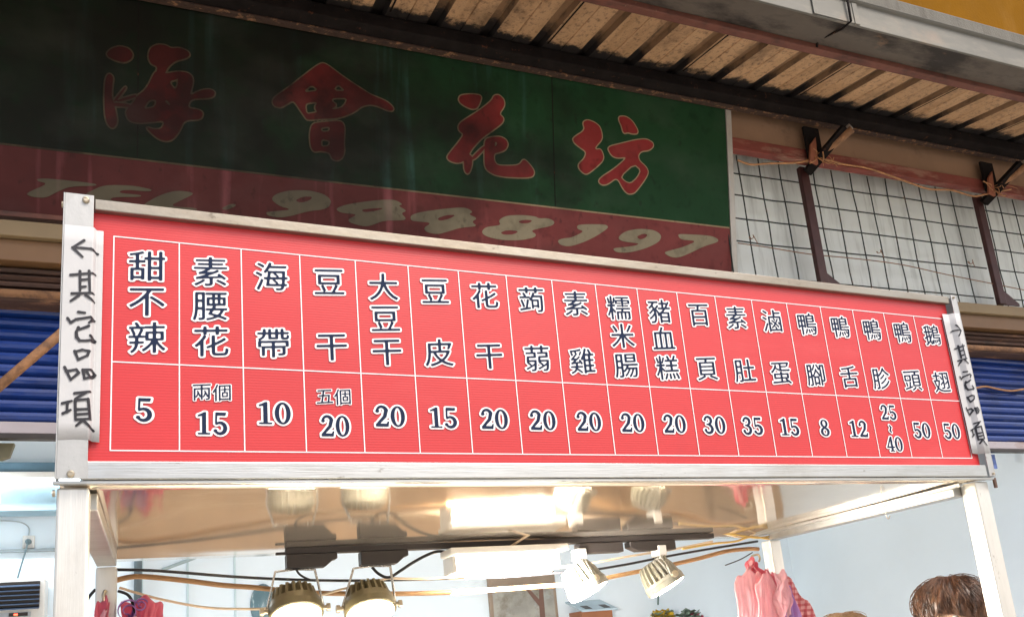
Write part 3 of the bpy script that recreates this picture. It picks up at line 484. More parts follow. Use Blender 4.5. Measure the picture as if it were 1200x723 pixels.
# ---- wire mesh panels and their posts
def mesh_panel(x0, xs, x1, label):
    t = thing('wire_mesh_panel', label, 'wire mesh', ((x0+x1)/2, 1.66, 3.3), 'wire mesh panels in front of the pale wall')
    mb = MB()
    for i, z in enumerate((3.31, 3.443-.065, 3.508, 3.647, 3.786, 3.922)):
        if i == 1: continue
        mb.tube(spline([(x0-.03+(x1-x0+.06)*q/6, 1.662+random.uniform(-.003, .003), z+random.uniform(-.0025, .0025)) for q in range(7)], 3), .0040, 6)
    for x in xs: mb.tube(spline([(x+random.uniform(-.003, .003), 1.654+random.uniform(-.003, .003), 3.25+.13*q) for q in range(7)], 3), .0038, 6)
    mb.build('welded_wires', wire_green, t, smooth=True, shear=True)
    for q in range(max(1, int((x1-x0)/.45))):
        cx, cz = random.uniform(x0+.05, x1-.05), random.choice((3.508, 3.647, 3.786)); r = random.uniform(.009, .014)
        MB().tube(spline([(cx+r*math.cos(a)*(1.2-a*.06), 1.648-.004*a, cz+.012+r*.8*math.sin(a)) for a in np.linspace(0, 7.5, 9)]+[(cx+.05, 1.645, cz-.012)], 3), .0022, 5).build('wire_tie', bar_rust, t, smooth=True, shear=True)
    return t
mesh_panel(2.93, [2.945+.145*k for k in range(4)], 3.50, 'narrow dark wire mesh panel between the old sign and the first maroon post')
mesh_panel(3.585, [3.63+.14*k for k in range(9)], 4.90, 'wide dark wire mesh panel between the two maroon posts')
mesh_panel(5.0, [5.045+.14*k for k in range(12)], 6.6, 'dark wire mesh panel right of the second maroon post')
def mesh_post(x, label):
    t = thing('steel_post', label, 'post', (x, 1.66, 3.25), 'maroon posts carrying the mesh')
    box(x-.03, x+.03, 1.62, 1.65, 3.255, 4.0).build('upright', maroon, t, .004, shear=True)
    MB().prism([(x+.031, 3.255), (x+.16, 3.255), (x+.16, 3.27), (x+.031, 3.36)], 1, 1.632, 1.64).build('gusset', maroon, t, shear=True)
    return t
mesh_post(3.53, 'first maroon steel post nearest the old green sign'); mesh_post(4.955, 'second maroon steel post, near the right edge of the wall')
def awning_bracket(x, z, label):
    t = thing('roof_bracket', label, 'bracket', (x, 1.6, z), 'brackets under the awning purlin')
    MB().tube([(x-.03, 1.60, z-.07), (x+.10, 1.40, z+.105)], .032, 4).build('arm', black_paint, t)
    MB().tube([(x-.0, 1.56, z-.02), (x+.12, 1.375, z+.085)], .022, 8).build('strut', bar_rust, t, smooth=True)
    MB().tube([(x+.05, 1.53, z+.035), (x+.135, 1.39, z+.115)], .020, 8).build('upper_pipe', mat('grey_pipe', (.3, .27, .23), .6), t, smooth=True)
    box(x-.05, x+.06, 1.545, 1.563, z-.02, z+.19).build('back_plate', black_paint, t, .004)
    MB().prism([(x-.075, z-.05), (x-.02, z-.065), (x+.0, z+.11), (x-.045, z+.06)], 1, 1.52, 1.535).build('gusset_plate', mat('red_oxide', (.30, .10, .05), .7), t, .002)
    mb = MB()
    for k in range(9):
        a = random.uniform(-1, 1); mb.tube(spline([(x-.02, 1.535, z+.0), (x+a*.08, 1.50, z-.03+random.uniform(-.04, .05)), (x+a*.17, 1.49, z-.06+random.uniform(-.06, .07))], 4), random.uniform(.0015, .004), 5)
    mb.build('wire_tangle', cable_orange, t, smooth=True)
    return t
awning_bracket(3.555, 4.09, 'rusty roof bracket with tangled wires above the first maroon post'); awning_bracket(4.985, 4.10, 'rusty roof bracket with tangled wires above the second maroon post')
tag(MB().tube(spline(WIRES['rust_wire']), .0055, 6).build('loose_wire', cable_orange, smooth=True), 'thin orange wire strung along the red trim above the mesh', 'wire')
tag(MB().tube(spline(WIRES['mesh_wire']), .003, 5).build('tie_wire', bar_rust, smooth=True), 'thin rusty tie wire running across the mesh grid', 'wire')
tag(MB().tube(spline(WIRES['shut_wire']), .006, 5).build('loose_wire', cable_orange, smooth=True), 'crooked brown wire lying across the right blue shutter', 'wire')
tag(MB().tube([(-.42, 1.5, 2.46), (-.04, 1.5, 2.89)], .017, 8).build('iron_bar', bar_rust, smooth=True), 'rusty slanted iron bar in front of the left blue shutter', 'bar')
mb = MB(); mb.quad_box(4.755, 4.875, 1.84, 1.844, 2.362, 2.452); o = mb.build('hanging_tag', mat('blue_print', (.10, .16, .40), .5, var=.4, scale=30)); tag(o, 'small blue printed card hanging under the right shutter rail', 'card')
mb = MB(); mb.prism([(-.52, 2.452), (-.33, 2.452), (-.345, 2.40), (-.37, 2.39), (-.52, 2.385)], 1, 1.84, 1.87); tag(mb.build('shutter_lock', mat('olive_metal', (.16, .15, .09), .6), None, .003), 'dull olive lock box hanging under the left shutter rail', 'lock')

# ---- old painted sign, leaning forward under the awning
SK = math.sqrt(1+.17*.17)
def SP(x, s, off=0.):
    z = 3.32+s/SK+.02*x; y = 1.7-.17*(z-3.3); return (x, y-off/SK, z-off*.17/SK)
def slab(x0, x1, s0, s1, o0, o1):
    v = [SP(x, s, o) for x in (x0, x1) for s in (s0, s1) for o in (o0, o1)]
    return MB().faces(v, [(0, 1, 3, 2), (4, 6, 7, 5), (0, 4, 5, 1), (2, 3, 7, 6), (0, 2, 6, 4), (1, 5, 7, 3)])
os_ = thing('shop_sign', 'old leaning green and maroon painted shop sign with faded red characters', 'shop sign', (1, 1.7, 3.3))
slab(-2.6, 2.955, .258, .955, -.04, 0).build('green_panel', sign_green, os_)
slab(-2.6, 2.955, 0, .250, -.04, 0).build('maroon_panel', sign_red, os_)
slab(-2.6, 2.955, .2505, .2575, -.04, .001).build('divider_strip', char_edge, os_)
slab(2.957, 2.992, -.01, .965, -.05, .006).build('end_frame', sign_edge, os_, .002)
slab(-2.6, 2.955, -.022, -.002, -.05, .006).build('bottom_frame', brown_paint, os_, .002)
for xs_ in (.075, 1.92):
    slab(xs_, xs_+.004, .262, .95, .0, .0012).build('panel_seam', char_edge if xs_ > 5 else black_paint, os_)
def flat(V, F, off, mb): mb.faces([SP(a, b, off) for a, b in V], F)
for key, (pos, neg) in SIGN_CHARS.items():
    allp = np.array([p for P in pos for p in P]); x0, y0 = allp.min(0)-.03; x1, y1 = allp.max(0)+.03
    xs, ys, px, py = grid(x0, x1, y0, y1, .0045); S = np.full(len(px), 1e9)
    for P in pos: S = np.minimum(S, poly_sdf(px, py, [chaikin(P)]))
    for P in neg: S = np.maximum(S, -poly_sdf(px, py, [chaikin(P, 1)]))
    S = S.reshape(len(ys), len(xs)); mb = MB(); mb.k = 1; flat(*fill(S-.006, xs, ys), .0018, mb); mb.k = 0; flat(*fill(S, xs, ys), .0032, mb)
    mb.build('painted_character', [char_red, char_edge], os_)
for key, (pos, neg) in TEL_CHARS.items():
    allp = np.array([p for P in pos for p in P]); x0, y0 = allp.min(0)-.02; x1, y1 = allp.max(0)+.02
    xs, ys, px, py = grid(x0, x1, y0, y1, .004); S = np.full(len(px), 1e9)
    for P in pos: S = np.minimum(S, poly_sdf(px, py, [chaikin(P)]))
    for P in neg: S = np.maximum(S, -poly_sdf(px, py, [chaikin(P, 1)]))
    mb = MB(); flat(*fill(S.reshape(len(ys), len(xs)), xs, ys), .0025, mb)
    mb.build('painted_numeral' if key[0] in '123456789' else 'painted_letter', tel_tan, os_)

# ================================================================== THE STALL
st = thing('food_stall', 'stainless steel street food stall frame with a shiny flat roof', 'stall', (1.15, .45, 0))
for (x0, x1, y0, y1, z1) in ((-.003, .047, .004, .054, 1.889), (2.2465, 2.297, .004, .054, 1.889), (.008, .058, .85, .90, 1.856), (2.222, 2.272, .85, .90, 1.856)):
    box(x0, x1, y0, y1, .75 if y0 < 0 else 0, z1).build('corner_post', steel_v, st, .004)
mb = MB(); nx, ny = 46, 20
for zz in (1.8925,):
    vs_ = []
    for i in range(nx+1):
        for j in range(ny+1):
            x = .0+2.3*i/nx; y = .004+.971*j/ny; e = min(1, min(i, nx-i)/3, min(j, ny-j)/3)
            vs_.append((x, y, zz+e*(.0022*math.sin(3.1*x+1.2*math.sin(4*y))*math.sin(5.3*y+x*1.7)+.0010*math.sin(9*x+5*y)*math.sin(7*y-3*x))+.002-.009*y))
    mb.faces(vs_, [(i*(ny+1)+j, (i+1)*(ny+1)+j, (i+1)*(ny+1)+j+1, i*(ny+1)+j+1) for i in range(nx) for j in range(ny)])
mb.build('roof_sheet', sheet, st, smooth=True, solid=.0015)
mb = box(.010, .0575, .055, .849, 1.857, 1.889); mb.build('side_rail', steel, st, .003)
mb = box(2.2205, 2.268, .055, .849, 1.857, 1.889); mb.build('side_rail', steel, st, .003)
mb = MB(); mb.quad_box(2.205, 2.2185, .02, .93, 1.878, 1.889); mb.build('rail_lip', steel, st, .002)
box(-.008, 2.306, -.012, .0, 1.8915, 1.8975).build('front_lip', steel, st, .001)
mb = box(2.303, 2.312, -.012, -.006, 1.868, 1.897); mb.build('roof_hook', mat('brown_hook', (.10, .05, .03), .6), st, .001)
box(-.01, 2.31, -.02, .92, .80, .84).build('counter_top', steel, st, .004)
box(.05, 2.25, .06, .84, .12, .798).build('counter_body', steel, st, .004)
mb = MB()
for x in (1.9, 1.93): mb.tube(spline([(x, .45, 1.857), (x+.006, .45, 1.843), (x+.018, .45, 1.837), (x+.024, .45, 1.85)]), .0015, 6)
mb = MB(); mb.tube(spline([(2.215, .30, 1.885), (2.217, .30, 1.845), (2.226, .302, 1.838), (2.232, .30, 1.848)]), .0016, 6); mb.build('wire_hook', chrome, st, smooth=True)

# ---- menu board
mbd = thing('menu_board', 'long red price board in a steel frame along the front of the stall roof', 'menu board', (1.14, 0, 1.9))
box(.0365, 2.2743, -.001, .004, 1.9305, 2.4145).build('red_panel', board_red, mbd)
box(.0345, 2.2768, -.016, .010, 1.899, 1.9315).build('bottom_bar', steel, mbd, .002)
box(.0462, 2.2773, -.014, .010, 2.4145, 2.4365).build('top_bar', tan_bar, mbd, .002)
def angle(xa, xb, side, label=None):
    mb = box(xa, xb, -.0190, -.0165, 1.8995, 2.4402)
    if side < 0: mb.quad_box(xa-.0025, xa-.0002, -.0190, .03, 1.8995, 2.4402)
    else: mb.quad_box(xb+.0002, xb+.0025, -.0190, .03, 1.8995, 2.4402)
    return mb.build('side_angle', alu, mbd, .0006)
angle(-.002, .0455, -1); angle(2.2803, 2.3015, 1)
for (x, z) in ((.0325, 2.4285), (.020, 1.9075), (2.289, 2.431), (2.294, 1.906)):
    rr_ = .0062 if x < 1 else .003
    mb = MB().lathe([(rr_, 0), (rr_, .003), (rr_*.75, .005), (rr_*.55, .0052), (rr_*.5, .004), (.0001, .004)], (x, -.0192, z), (0, -1, 0), 16); mb.build('bolt', brass, mbd, smooth=False)
for z in (2.425, 1.878): MB().lathe([(.006, 0), (.006, .004), (.0001, .005)], (-.0047, 0.0, z), (-1, 0, 0), 12).build('side_bolt', brass, mbd)
GX = [.0795+i*(2.2475-.0795)/19 for i in range(20)]; GZ = (1.9545, 2.1208, 2.3700); w = .0011
mb = MB()
for z in GZ: mb.faces([(GX[0]-w, -.0018, z-w), (GX[-1]+w, -.0018, z-w), (GX[-1]+w, -.0018, z+w), (GX[0]-w, -.0018, z+w)], [(0, 1, 2, 3)])
for x in GX: mb.faces([(x-w, -.0021, GZ[0]), (x+w, -.0021, GZ[0]), (x+w, -.0021, GZ[2]), (x-w, -.0021, GZ[2])], [(0, 1, 2, 3)])
mb.build('grid_lines', white_ink, mbd)
MENU = [('甜不辣', '5'), ('素腰花', '兩個15'), ('海帶', '10'), ('豆干', '五個20'), ('大豆干', '20'), ('豆皮', '15'), ('花干', '20'), ('蒟蒻', '20'), ('素雞', '20'), ('糯米腸', '20'), ('豬血糕', '20'), ('百頁', '30'), ('素肚', '35'), ('滷蛋', '15'), ('鴨腳', '8'), ('鴨舌', '12'), ('鴨胗', '25~40'), ('鴨頭', '50'), ('鵝翅', '50')]
for i, (name, price) in enumerate(MENU):
    xc = (GX[i]+GX[i+1])/2; dn = bpy.data.objects.new('dish_name', None); dn.empty_display_size = .03; C.objects.link(dn); dn.parent = mbd; dn.location = Vector((xc, 0, 2.24))-mbd.location
    zs = (2.313, 2.242, 2.169) if len(name) == 3 else (2.314, 2.173)
    for ch, z in zip(name, zs):
        mb = MB(); stamp(mb, glyph(ch), xc+random.uniform(-.001, .001), z, .0675, .0655, -.0034, -.0026); mb.build('character', [ink, white_ink], dn)
    mb = MB()
    if '個' in price:
        for q, ch in enumerate(price[:2]): m2 = MB(); stamp(m2, glyph(ch), xc-.018+.036*q, 2.068, .036, .036, -.0034, -.0026); m2.build('unit_character', [ink, white_ink], mbd)
        stamp(mb, digits(price[2:]), xc, 2.008, .0475, .0425, -.0034, -.0026)
    elif '~' in price:
        stamp(mb, digits('25'), xc+.002, 2.079, .0475, .040, -.0034, -.0026)
        sq = digits('~'); rot = tuple(([(-b, a) for a, b in V], F) for V, F in sq); stamp(mb, rot, xc-.002, 2.035, .040, .045, -.0034, -.0026)
        stamp(mb, digits('40'), xc+.002, 1.991, .0475, .040, -.0034, -.0026)
    else: stamp(mb, digits(price), xc-.002, 2.031, .0525, .0435, -.0034, -.0026)
    mb.build('price', [ink, white_ink], mbd)

# ---- handwritten paper strips taped over the frame ends
def strip(x0, x1, z0, z1, prof, label, xmap, flip):
    t = thing('paper_strip', label, 'paper notice', ((x0+x1)/2, -.02, z0), 'handwritten paper strips at the board ends')
    def py(x): return float(np.interp(x, [p[0] for p in prof], [p[1] for p in prof]))
    n = 60; mb = MB(); vs_ = []
    xs = np.linspace(x0, x1, n+1); zs = np.linspace(z0, z1, 14)
    for x in xs:
        for q, z in enumerate(zs): vs_.append((x, py(x)-.0006*math.sin(z*31+x*20)-.0006, z+.0015*math.sin(x*60)*(q == 0)))
    mb.faces(vs_, [(i*14+j, (i+1)*14+j, (i+1)*14+j+1, i*14+j+1) for i in range(n) for j in range(13)])
    mb.build('paper', paper, t, smooth=True, solid=.0003)
    mb = MB(); st_ = []
    for k, S_ in enumerate(HAND):
        P = [(xmap(a), b) for a, b in S_]
        if flip and k < 3: c = sum(q[0] for q in P)/len(P); cc = xmap(.032); P = [(2*cc-a, b) for a, b in P]
        for a, b in zip(P[:-1], P[1:]): st_.append((*a, .0025 if not flip else .0021, *b, .0020 if not flip else .0017))
    xs, ys, px, pz = grid(x0, x1, z0, z1, .0009); S = cap_sdf(px, pz, st_).reshape(len(ys), len(xs)); V, F = fill(S, xs, ys, False)
    mb.faces([(a, py(a)-.0006*math.sin(b*31+a*20)-.0006-.0017, b) for a, b in V], F); mb.build('handwriting', marker, t)
    return t
strip(-.0017, .0622, 1.968, 2.375, [(-.01, -.0195), (.0450, -.0195), (.0475, -.0170), (.0510, -.0075), (.0540, -.0080), (.08, -.0065)], 'white paper strip with left arrow and handwritten characters on the left end of the board', lambda x: x, False)
strip(2.2462, 2.2985, 1.966, 2.383, [(2.24, -.0060), (2.268, -.0075), (2.276, -.0155), (2.2805, -.0195), (2.31, -.0195)], 'white paper strip with right arrow and handwritten characters on the right end of the board', lambda x: 2.2545+.70*x, True)

# ---- track light, adapters and lamps under the roof
tr = thing('light_track', 'long black lighting track fixed under the back of the stall roof', 'light track', (1.22, .82, 1.88))
box(.490, 1.945, .803, .837, 1.866, 1.8835).build('track_rail', black_plastic, tr, .002)
box(.463, .489, .812, .826, 1.866, 1.873).build('end_tab', black_plastic, tr, .001)
def spot(name, ax0, ax1, cx, cz, axis, label, plug=False, s=1.0, bx=None, drop=0.):
    t = thing('track_spotlight', label, 'spotlight', (cx, .82, 1.866), 'spotlights on the track')
    pr = [(ax0, 1.8645), (ax0, 1.826), (ax1-.035, 1.826), (ax1-.012, 1.845), (ax1, 1.848), (ax1, 1.8645)] if not plug else [(ax0+.012, 1.8645), (ax0+.012, 1.846), (ax0+.045, 1.832), (ax1, 1.832), (ax1, 1.8645)]
    MB().prism(pr, 1, .80, .84).build('adapter', black_plastic, t, .002)
    ax = Vector(axis).normalized(); o = Vector((cx, .82, cz)); side = Vector((1, 0, 0)); side = (side-ax*side.dot(ax)).normalized(); up = -ax
    if plug: fw = Vector((0, 1, 0)); side = (fw-ax*fw.dot(ax)).normalized()
    r = .070*s
    fin = lambda i, k: (1.0 if (k % 3) else .80) if i in (1, 2, 3) else 1.0
    if not plug: prof = [(.040*s, -.062*s), (.059*s, -.058*s), (.063*s, -.040*s), (.067*s, -.022*s), (.071*s, -.020*s), (.075*s, .0), (.075*s, .020*s), (.069*s, .022*s)]
    else: prof = [(.030*s, -.080*s), (.052*s, -.075*s), (.064*s, -.042*s), (.069*s, -.012*s), (.070*s, -.010*s), (.074*s, .0), (.074*s, .022*s), (.068*s, .024*s)]
    MB().lathe(prof, o, ax, 60, fin).build('heat_sink', lamp_white if plug else lamp_backlit, t)
    MB().lathe([(.067*s, .0242*s), (.055*s, .028*s), (.03*s, .031*s), (.001, .032*s)], o, ax, 32).build('lens', glow, t, smooth=True)
    bx = cx if bx is None else bx; top = Vector((bx, .82, 1.826 if not plug else 1.815))
    mb = MB()
    for sg in (-1, 1):
        p = o+side*sg*(r+.008)-ax*.005; q = top+(side*sg*(r*.78) if not plug else side*sg*.022)+Vector((0, 0, -.006))
        for w_ in (-.006, .006):
            d = Vector((0, w_, 0)) if not plug else Vector((w_*1.3, 0, 0))
            mb.tube([top+d+Vector((0, 0, -.002)), q+d, p+d*.6+(q-p)*.5, p+d*.4], .0028 if not plug else .0042, 6)
    mb.build('bracket', chrome if not plug else lamp_white, t, smooth=True)
    for sg in (-1, 1):
        p = o+side*sg*(r+.004); MB().lathe([(.006, 0), (.006, .012), (.011, .012), (.011, .022), (.001, .024)], p, side*sg, 12).build('knob', brass, t)
    if plug:
        box(bx-.016, bx+.016, .795, .845, 1.812, 1.848).build('swivel_plug', white_plastic, t, .003)
    L = bpy.data.lights.new('spot_beam', 'SPOT'); L.energy = 62; L.color = (1, .88, .66); L.spot_size = R(100); L.spot_blend = .7; L.shadow_soft_size = .05
    lo = bpy.data.objects.new('spot_beam', L); C.objects.link(lo); lo.parent = t; lo.location = (o+ax*.045*s)-t.location; lo.rotation_euler = ax.to_track_quat('-Z', 'Y').to_euler()
    return t
spot('a', .490, .632, .513, 1.712, (.02, -.50, -1), 'leftmost round spotlight facing down on thin wire arms', s=1.0, bx=.515)
spot('b', .700, .842, .722, 1.708, (.03, -.50, -1), 'second round spotlight from the left, hung low beside the tube lamp', s=1.0, bx=.735)
spot('c', 1.400, 1.575, 1.432, 1.728, (.40, -.22, -.9), 'white finned spotlight tilted right beside the tube lamp', True, .95, bx=1.418)
spot('d', 1.590, 1.780, 1.725, 1.727, (.40, -.22, -.9), 'rightmost finned spotlight tilted right at the track end', True, .95, bx=1.722)
fx = thing('tube_lamp', 'short white tube lamp glowing brightly under the middle of the track', 'lamp', (1.15, .80, 1.86))
mb = box(.955, 1.350, .748, .852, 1.838, 1.860); mb.build('housing', white_plastic, fx, .006)
mb = MB(); pr = [(.80+.046*math.cos(a), 1.834-.058*math.sin(a)) for a in np.linspace(0, math.pi, 15)]; mb.prism(pr, 0, .975, 1.300); mb.build('diffuser', glow2, fx, .004, smooth=True)
L = bpy.data.lights.new('tube_light', 'AREA'); L.shape = 'RECTANGLE'; L.size = .32; L.size_y = .08; L.energy = 56; L.color = (1, .97, .93)
lo = bpy.data.objects.new('tube_light', L); C.objects.link(lo); lo.parent = fx; lo.location = Vector((1.14, .83, 1.755))-fx.location; lo.rotation_euler = Vector((.60, .75, -.40)).to_track_quat('-Z', 'Y').to_euler()
for x in (.962, 1.305): box(x, x+.012, .752, .848, 1.785, 1.837).build('end_cap', white_plastic, fx, .004)
MB().tube([(1.17, .80, 1.862), (1.215, .74, 1.892)], .004, 6).build('support_wire', cable_cream, fx, smooth=True)

def cable(key, r, m, label, nm='power_cable'):
    return tag(MB().tube(spline(WIRES[key]), r, 8).build(nm, m, smooth=True), label, 'cable')
cable('black_cable', .0042, cable_black, 'black cable sagging between the rear posts of the stall')
cable('tan_cable', .0075, cable_tan, 'thick tan cable slung lowest between the rear posts')
cable('cream_wire', .0035, cable_cream, 'cream wire drooping from the rear left post behind the left spotlights', 'thin_wire')
cable('cream_wire2', .0038, cable_cream, 'cream wire passing behind the glowing tube lamp', 'thin_wire')
cable('loop_wire', .0038, mat('yellow_wire', (.62, .42, .12), .45), 'yellow wire looped at the right end of the track', 'thin_wire')
cable('loop_wire2', .003, cable_cream, 'thin wire tied to the right roof rail beside the yellow loop', 'thin_wire')
cable('lamp_cord', .0045, cable_black, 'short black cord between the second spotlight and the tube lamp', 'lamp_cord')
cable('spot_cord', .0032, cable_black, 'short black cord curling from the leftmost spotlight', 'lamp_cord')
cable('dark_wire', .002, cable_black, 'loose dark wire end sticking out beside the rear right post', 'thin_wire')

# ---- bundles of plastic bags on the rear posts
def bag_sheet(name, m, root, x, y, ztop, wtop, wbot, h, ph, amp, nfold, lean=0., slant=0., solid=.0012):
    mb = MB(); nu, nv = 44, 40; vs_ = []
    for j in range(nv+1):
        v = j/nv; wd = wtop+(wbot-wtop)*min(1, (v*1.6))**.6
        for i in range(nu+1):
            u = i/nu-.5
            cr = .55*(.010*(abs(math.sin(ph*3+7.5*u+5.5*v))-.6)+.007*(abs(math.sin(ph*5-9*u+11*v))-.6)+.006*(abs(math.sin(ph+23*u+4*v))-.6))
            vs_.append((x+u*wd+lean*v+.006*math.sin(ph+9*v+u*5)+.3*cr, y-amp*(.45+.55*v)*math.sin(nfold*u*6.28+ph+1.6*v)-.012*math.sin(3*v+ph)-cr*min(1, v*4+.3), ztop-v*h+slant*u-.02*abs(u)*2*(1-v)+.006*math.sin(ph*2+u*14)))
    mb.faces(vs_, [(j*(nu+1)+i, j*(nu+1)+i+1, (j+1)*(nu+1)+i+1, (j+1)*(nu+1)+i) for j in range(nv) for i in range(nu)])
    return mb.build(name, m, root, smooth=True, solid=solid)
bb = thing('bag_bundle', 'big bundle of pink and lilac plastic bags hung on the rear right post', 'plastic bags', (2.12, .80, 1.80), 'bundles of plastic bags')
bag_sheet('gathered_top', pinkB, bb, 2.085, .81, 1.79, .035, .085, .11, .4, .016, 2.2)
bag_sheet('gathered_top', pinkA, bb, 2.070, .80, 1.78, .03, .08, .11, 1.9, .016, 1.9)
bag_sheet('plastic_bag', pinkA, bb, 2.035, .775, 1.745, .09, .16, .42, .3, .006, .8, slant=.02)
bag_sheet('plastic_bag', pinkA, bb, 2.085, .755, 1.735, .07, .14, .40, 2.2, .009, .9, lean=.03, slant=.03)
bag_sheet('plastic_bag', pinkB, bb, 2.145, .77, 1.745, .06, .12, .40, 4.1, .016, 1.3, lean=.02, slant=-.03)
bag_sheet('plastic_bag', pinkA, bb, 2.155, .745, 1.735, .05, .07, .16, 1.2, .012, 1.1, slant=-.02)
bag_sheet('plastic_bag', lilac, bb, 2.185, .775, 1.715, .05, .09, .36, .8, .014, 2.1, lean=.02, slant=-.05)
bag_sheet('checked_bag', plaid, bb, 2.245, .79, 1.695, .10, .17, .36, 3.0, .016, 1.4, lean=.02, slant=-.10)
bag_sheet('plastic_bag', pinkB, bb, 2.235, .815, 1.715, .10, .16, .36, 5.0, .014, 1.6, lean=.02, slant=-.09)
MB().tube(spline([(2.118, .835, 1.80), (2.118, .80, 1.80), (2.115, .79, 1.785), (2.113, .795, 1.775)]), .004, 6).build('hook', brass, bb, smooth=True)
bl = thing('bag_bundle', 'small bundle of pink and lilac bags hung on the rear left post', 'plastic bags', (.06, .82, 1.80), 'bundles of plastic bags')
bag_sheet('plastic_bag', pinkB, bl, .030, .825, 1.775, .02, .055, .20, .5, .012, 1.6)
bag_sheet('plastic_bag', pinkA, bl, .034, .815, 1.745, .035, .06, .20, 2.5, .012, 1.2)
bag_sheet('plastic_bag', pinkB, bl, .125, .86, 1.772, .10, .11, .26, 1.0, .006, .8, slant=-.01)
MB().tube(spline([(.032, .848, 1.79), (.032, .825, 1.79), (.030, .815, 1.78), (.031, .822, 1.765)]), .005, 6).build('hook', brass, bl, smooth=True)
mb = MB(); sp = [(.098+.026*(1-.12*k)*math.cos(k*.55), .815-.004*k*.3, 1.742+.024*(1-.12*k)*math.sin(k*.55)) for k in range(0, 18)] if False else []
for q, (cx, cz, r0) in enumerate(((.088, 1.735, .030), (.118, 1.748, .018))):
    vs_ = []; N = 30
    for k in range(N+1):
        a = .5+k*.36; rr_ = r0*(1-.75*k/N)
        for yy in (.80, .835): vs_.append((cx+rr_*math.cos(a), yy+.004*math.sin(k), cz+rr_*math.sin(a)))
    mb.faces(vs_, [(2*k, 2*k+1, 2*k+3, 2*k+2) for k in range(N)])
mb.build('curled_ribbon', lilac, bl, smooth=True, solid=.002)
bag_sheet('plastic_bag', pinkA, bl, .10, .80, 1.715, .07, .22, .34, .7, .016, 1.8)
bag_sheet('plastic_bag', pinkB, bl, .17, .78, 1.70, .05, .16, .34, 2.9, .014, 1.5, lean=.03)
bag_sheet('plastic_bag', lilac, bl, .098, .825, 1.735, .04, .085, .22, 3.3, .012, 1.4)
tag(MB().tube(spline([(.062, .86, 1.792), (.085, .85, 1.780), (.098, .845, 1.755), (.103, .845, 1.71), (.10, .85, 1.62)]), .004, 7).build('black_cord', cable_black, smooth=True), 'black cord hanging from the rear left post over the pink bags', 'cord')
tag(MB().tube(spline([(.008, .86, 1.80), (-.012, .86, 1.77), (-.018, .86, 1.72), (-.02, .86, 1.6)]), .004, 7).build('black_cord', cable_black, smooth=True), 'black cord hanging down the outer side of the rear left post', 'cord')

# ================================================================== THINGS INSIDE THE SHOP
ft = thing('wall_lamp', 'lit fluorescent tube lamp on the beam inside the shop', 'lamp', (-.9, 3.96, 2.75))
box(-1.75, -.25, 3.93, 3.975, 2.79, 2.83).build('batten', white_plastic, ft, .004)
MB().tube([(-1.72, 3.94, 2.772), (-.28, 3.94, 2.772)], .015, 12).build('glowing_tube', tube_glow, ft, smooth=True)
L = bpy.data.lights.new('tube_light', 'AREA'); L.shape = 'RECTANGLE'; L.size = 1.4; L.size_y = .05; L.energy = 16; L.color = (.82, .93, 1)
lo = bpy.data.objects.new('tube_light', L); C.objects.link(lo); lo.parent = ft; lo.location = Vector((-1.0, 3.84, 2.75))-ft.location; lo.rotation_euler = (R(-35), 0, 0)
ac = thing('air_conditioner', 'grey louvred air conditioner with a red digital display inside the shop', 'air conditioner', (-.7, 4.0, 1.85))
box(-1.35, -.452, 4.02, 4.18, 1.82, 2.205).build('casing', white_plastic, ac, .008)
mb = MB()
for k in range(6): z = 2.175-k*.026; mb.prism([(4.018, z), (3.985, z-.012), (3.985, z-.017), (4.018, z-.009)], 0, -1.33, -.478)
mb.build('louvre', mat('slate_louvre', (.06, .09, .15), .4), ac)
box(-1.33, -.478, 4.008, 4.019, 2.045, 2.19).build('grille_back', black_plastic, ac)
box(-.80, -.52, 4.012, 4.0195, 1.985, 2.015).build('control_strip', mat('grey_panel', (.45, .5, .55), .4), ac)
box(-.63, -.535, 4.006, 4.0115, 1.992, 2.012).build('display', black_plastic, ac)
box(-.605, -.585, 4.003, 4.0055, 1.997, 2.007).build('display_digit', screen_mat, ac)
ou = thing('power_socket', 'white wall socket with a plugged-in grey cord', 'socket', (-.57, 4.18, 2.44))
box(-.60, -.535, 4.18, 4.1985, 2.41, 2.49).build('plate', white_plastic, ou, .006)
MB().lathe([(.018, 0), (.016, .02), (.006, .03)], (-.567, 4.18, 2.45), (0, -1, 0), 12).build('plug', mat('grey_blue_plug', (.15, .22, .25), .5), ou)
MB().tube(spline([(-.567, 4.15, 2.44), (-.575, 4.155, 2.40), (-.60, 4.17, 2.30), (-.615, 4.17, 2.23)]), .005, 6).build('cord', mat('slate_cord', (.10, .15, .17), .5), ou, smooth=True)
MB().tube(spline([(-.567, 4.19, 2.49), (-.57, 4.19, 2.54), (-.62, 4.19, 2.575), (-.72, 4.19, 2.585)]), .004, 6).build('feed_wire', mat('grey_feed', (.45, .5, .52), .5), ou, smooth=True)
nc = thing('number_card', 'white hanging card with a black number 5 at the left edge', 'card', (-.76, 3.7, 2.68))
box(-.86, -.655, 3.72, 3.726, 2.60, 2.735).build('card', white_plastic, nc)
mb = MB(); V, F = digits('5')[0]; mb.faces([(-.715+a*.10, 3.7175, 2.665+b*.10) for a, b in V], F); mb.build('printed_number', marker, nc)
ps = thing('hanging_picture', 'tall brown picture of a bare tree hung on the shop back wall', 'picture', (2.65, 4.17, 1.5))
box(2.395, 2.94, 4.165, 4.198, 1.3, 2.62).build('backing', mat('brown_backing', (.30, .235, .18), .6, var=.2, scale=3), ps, .004)
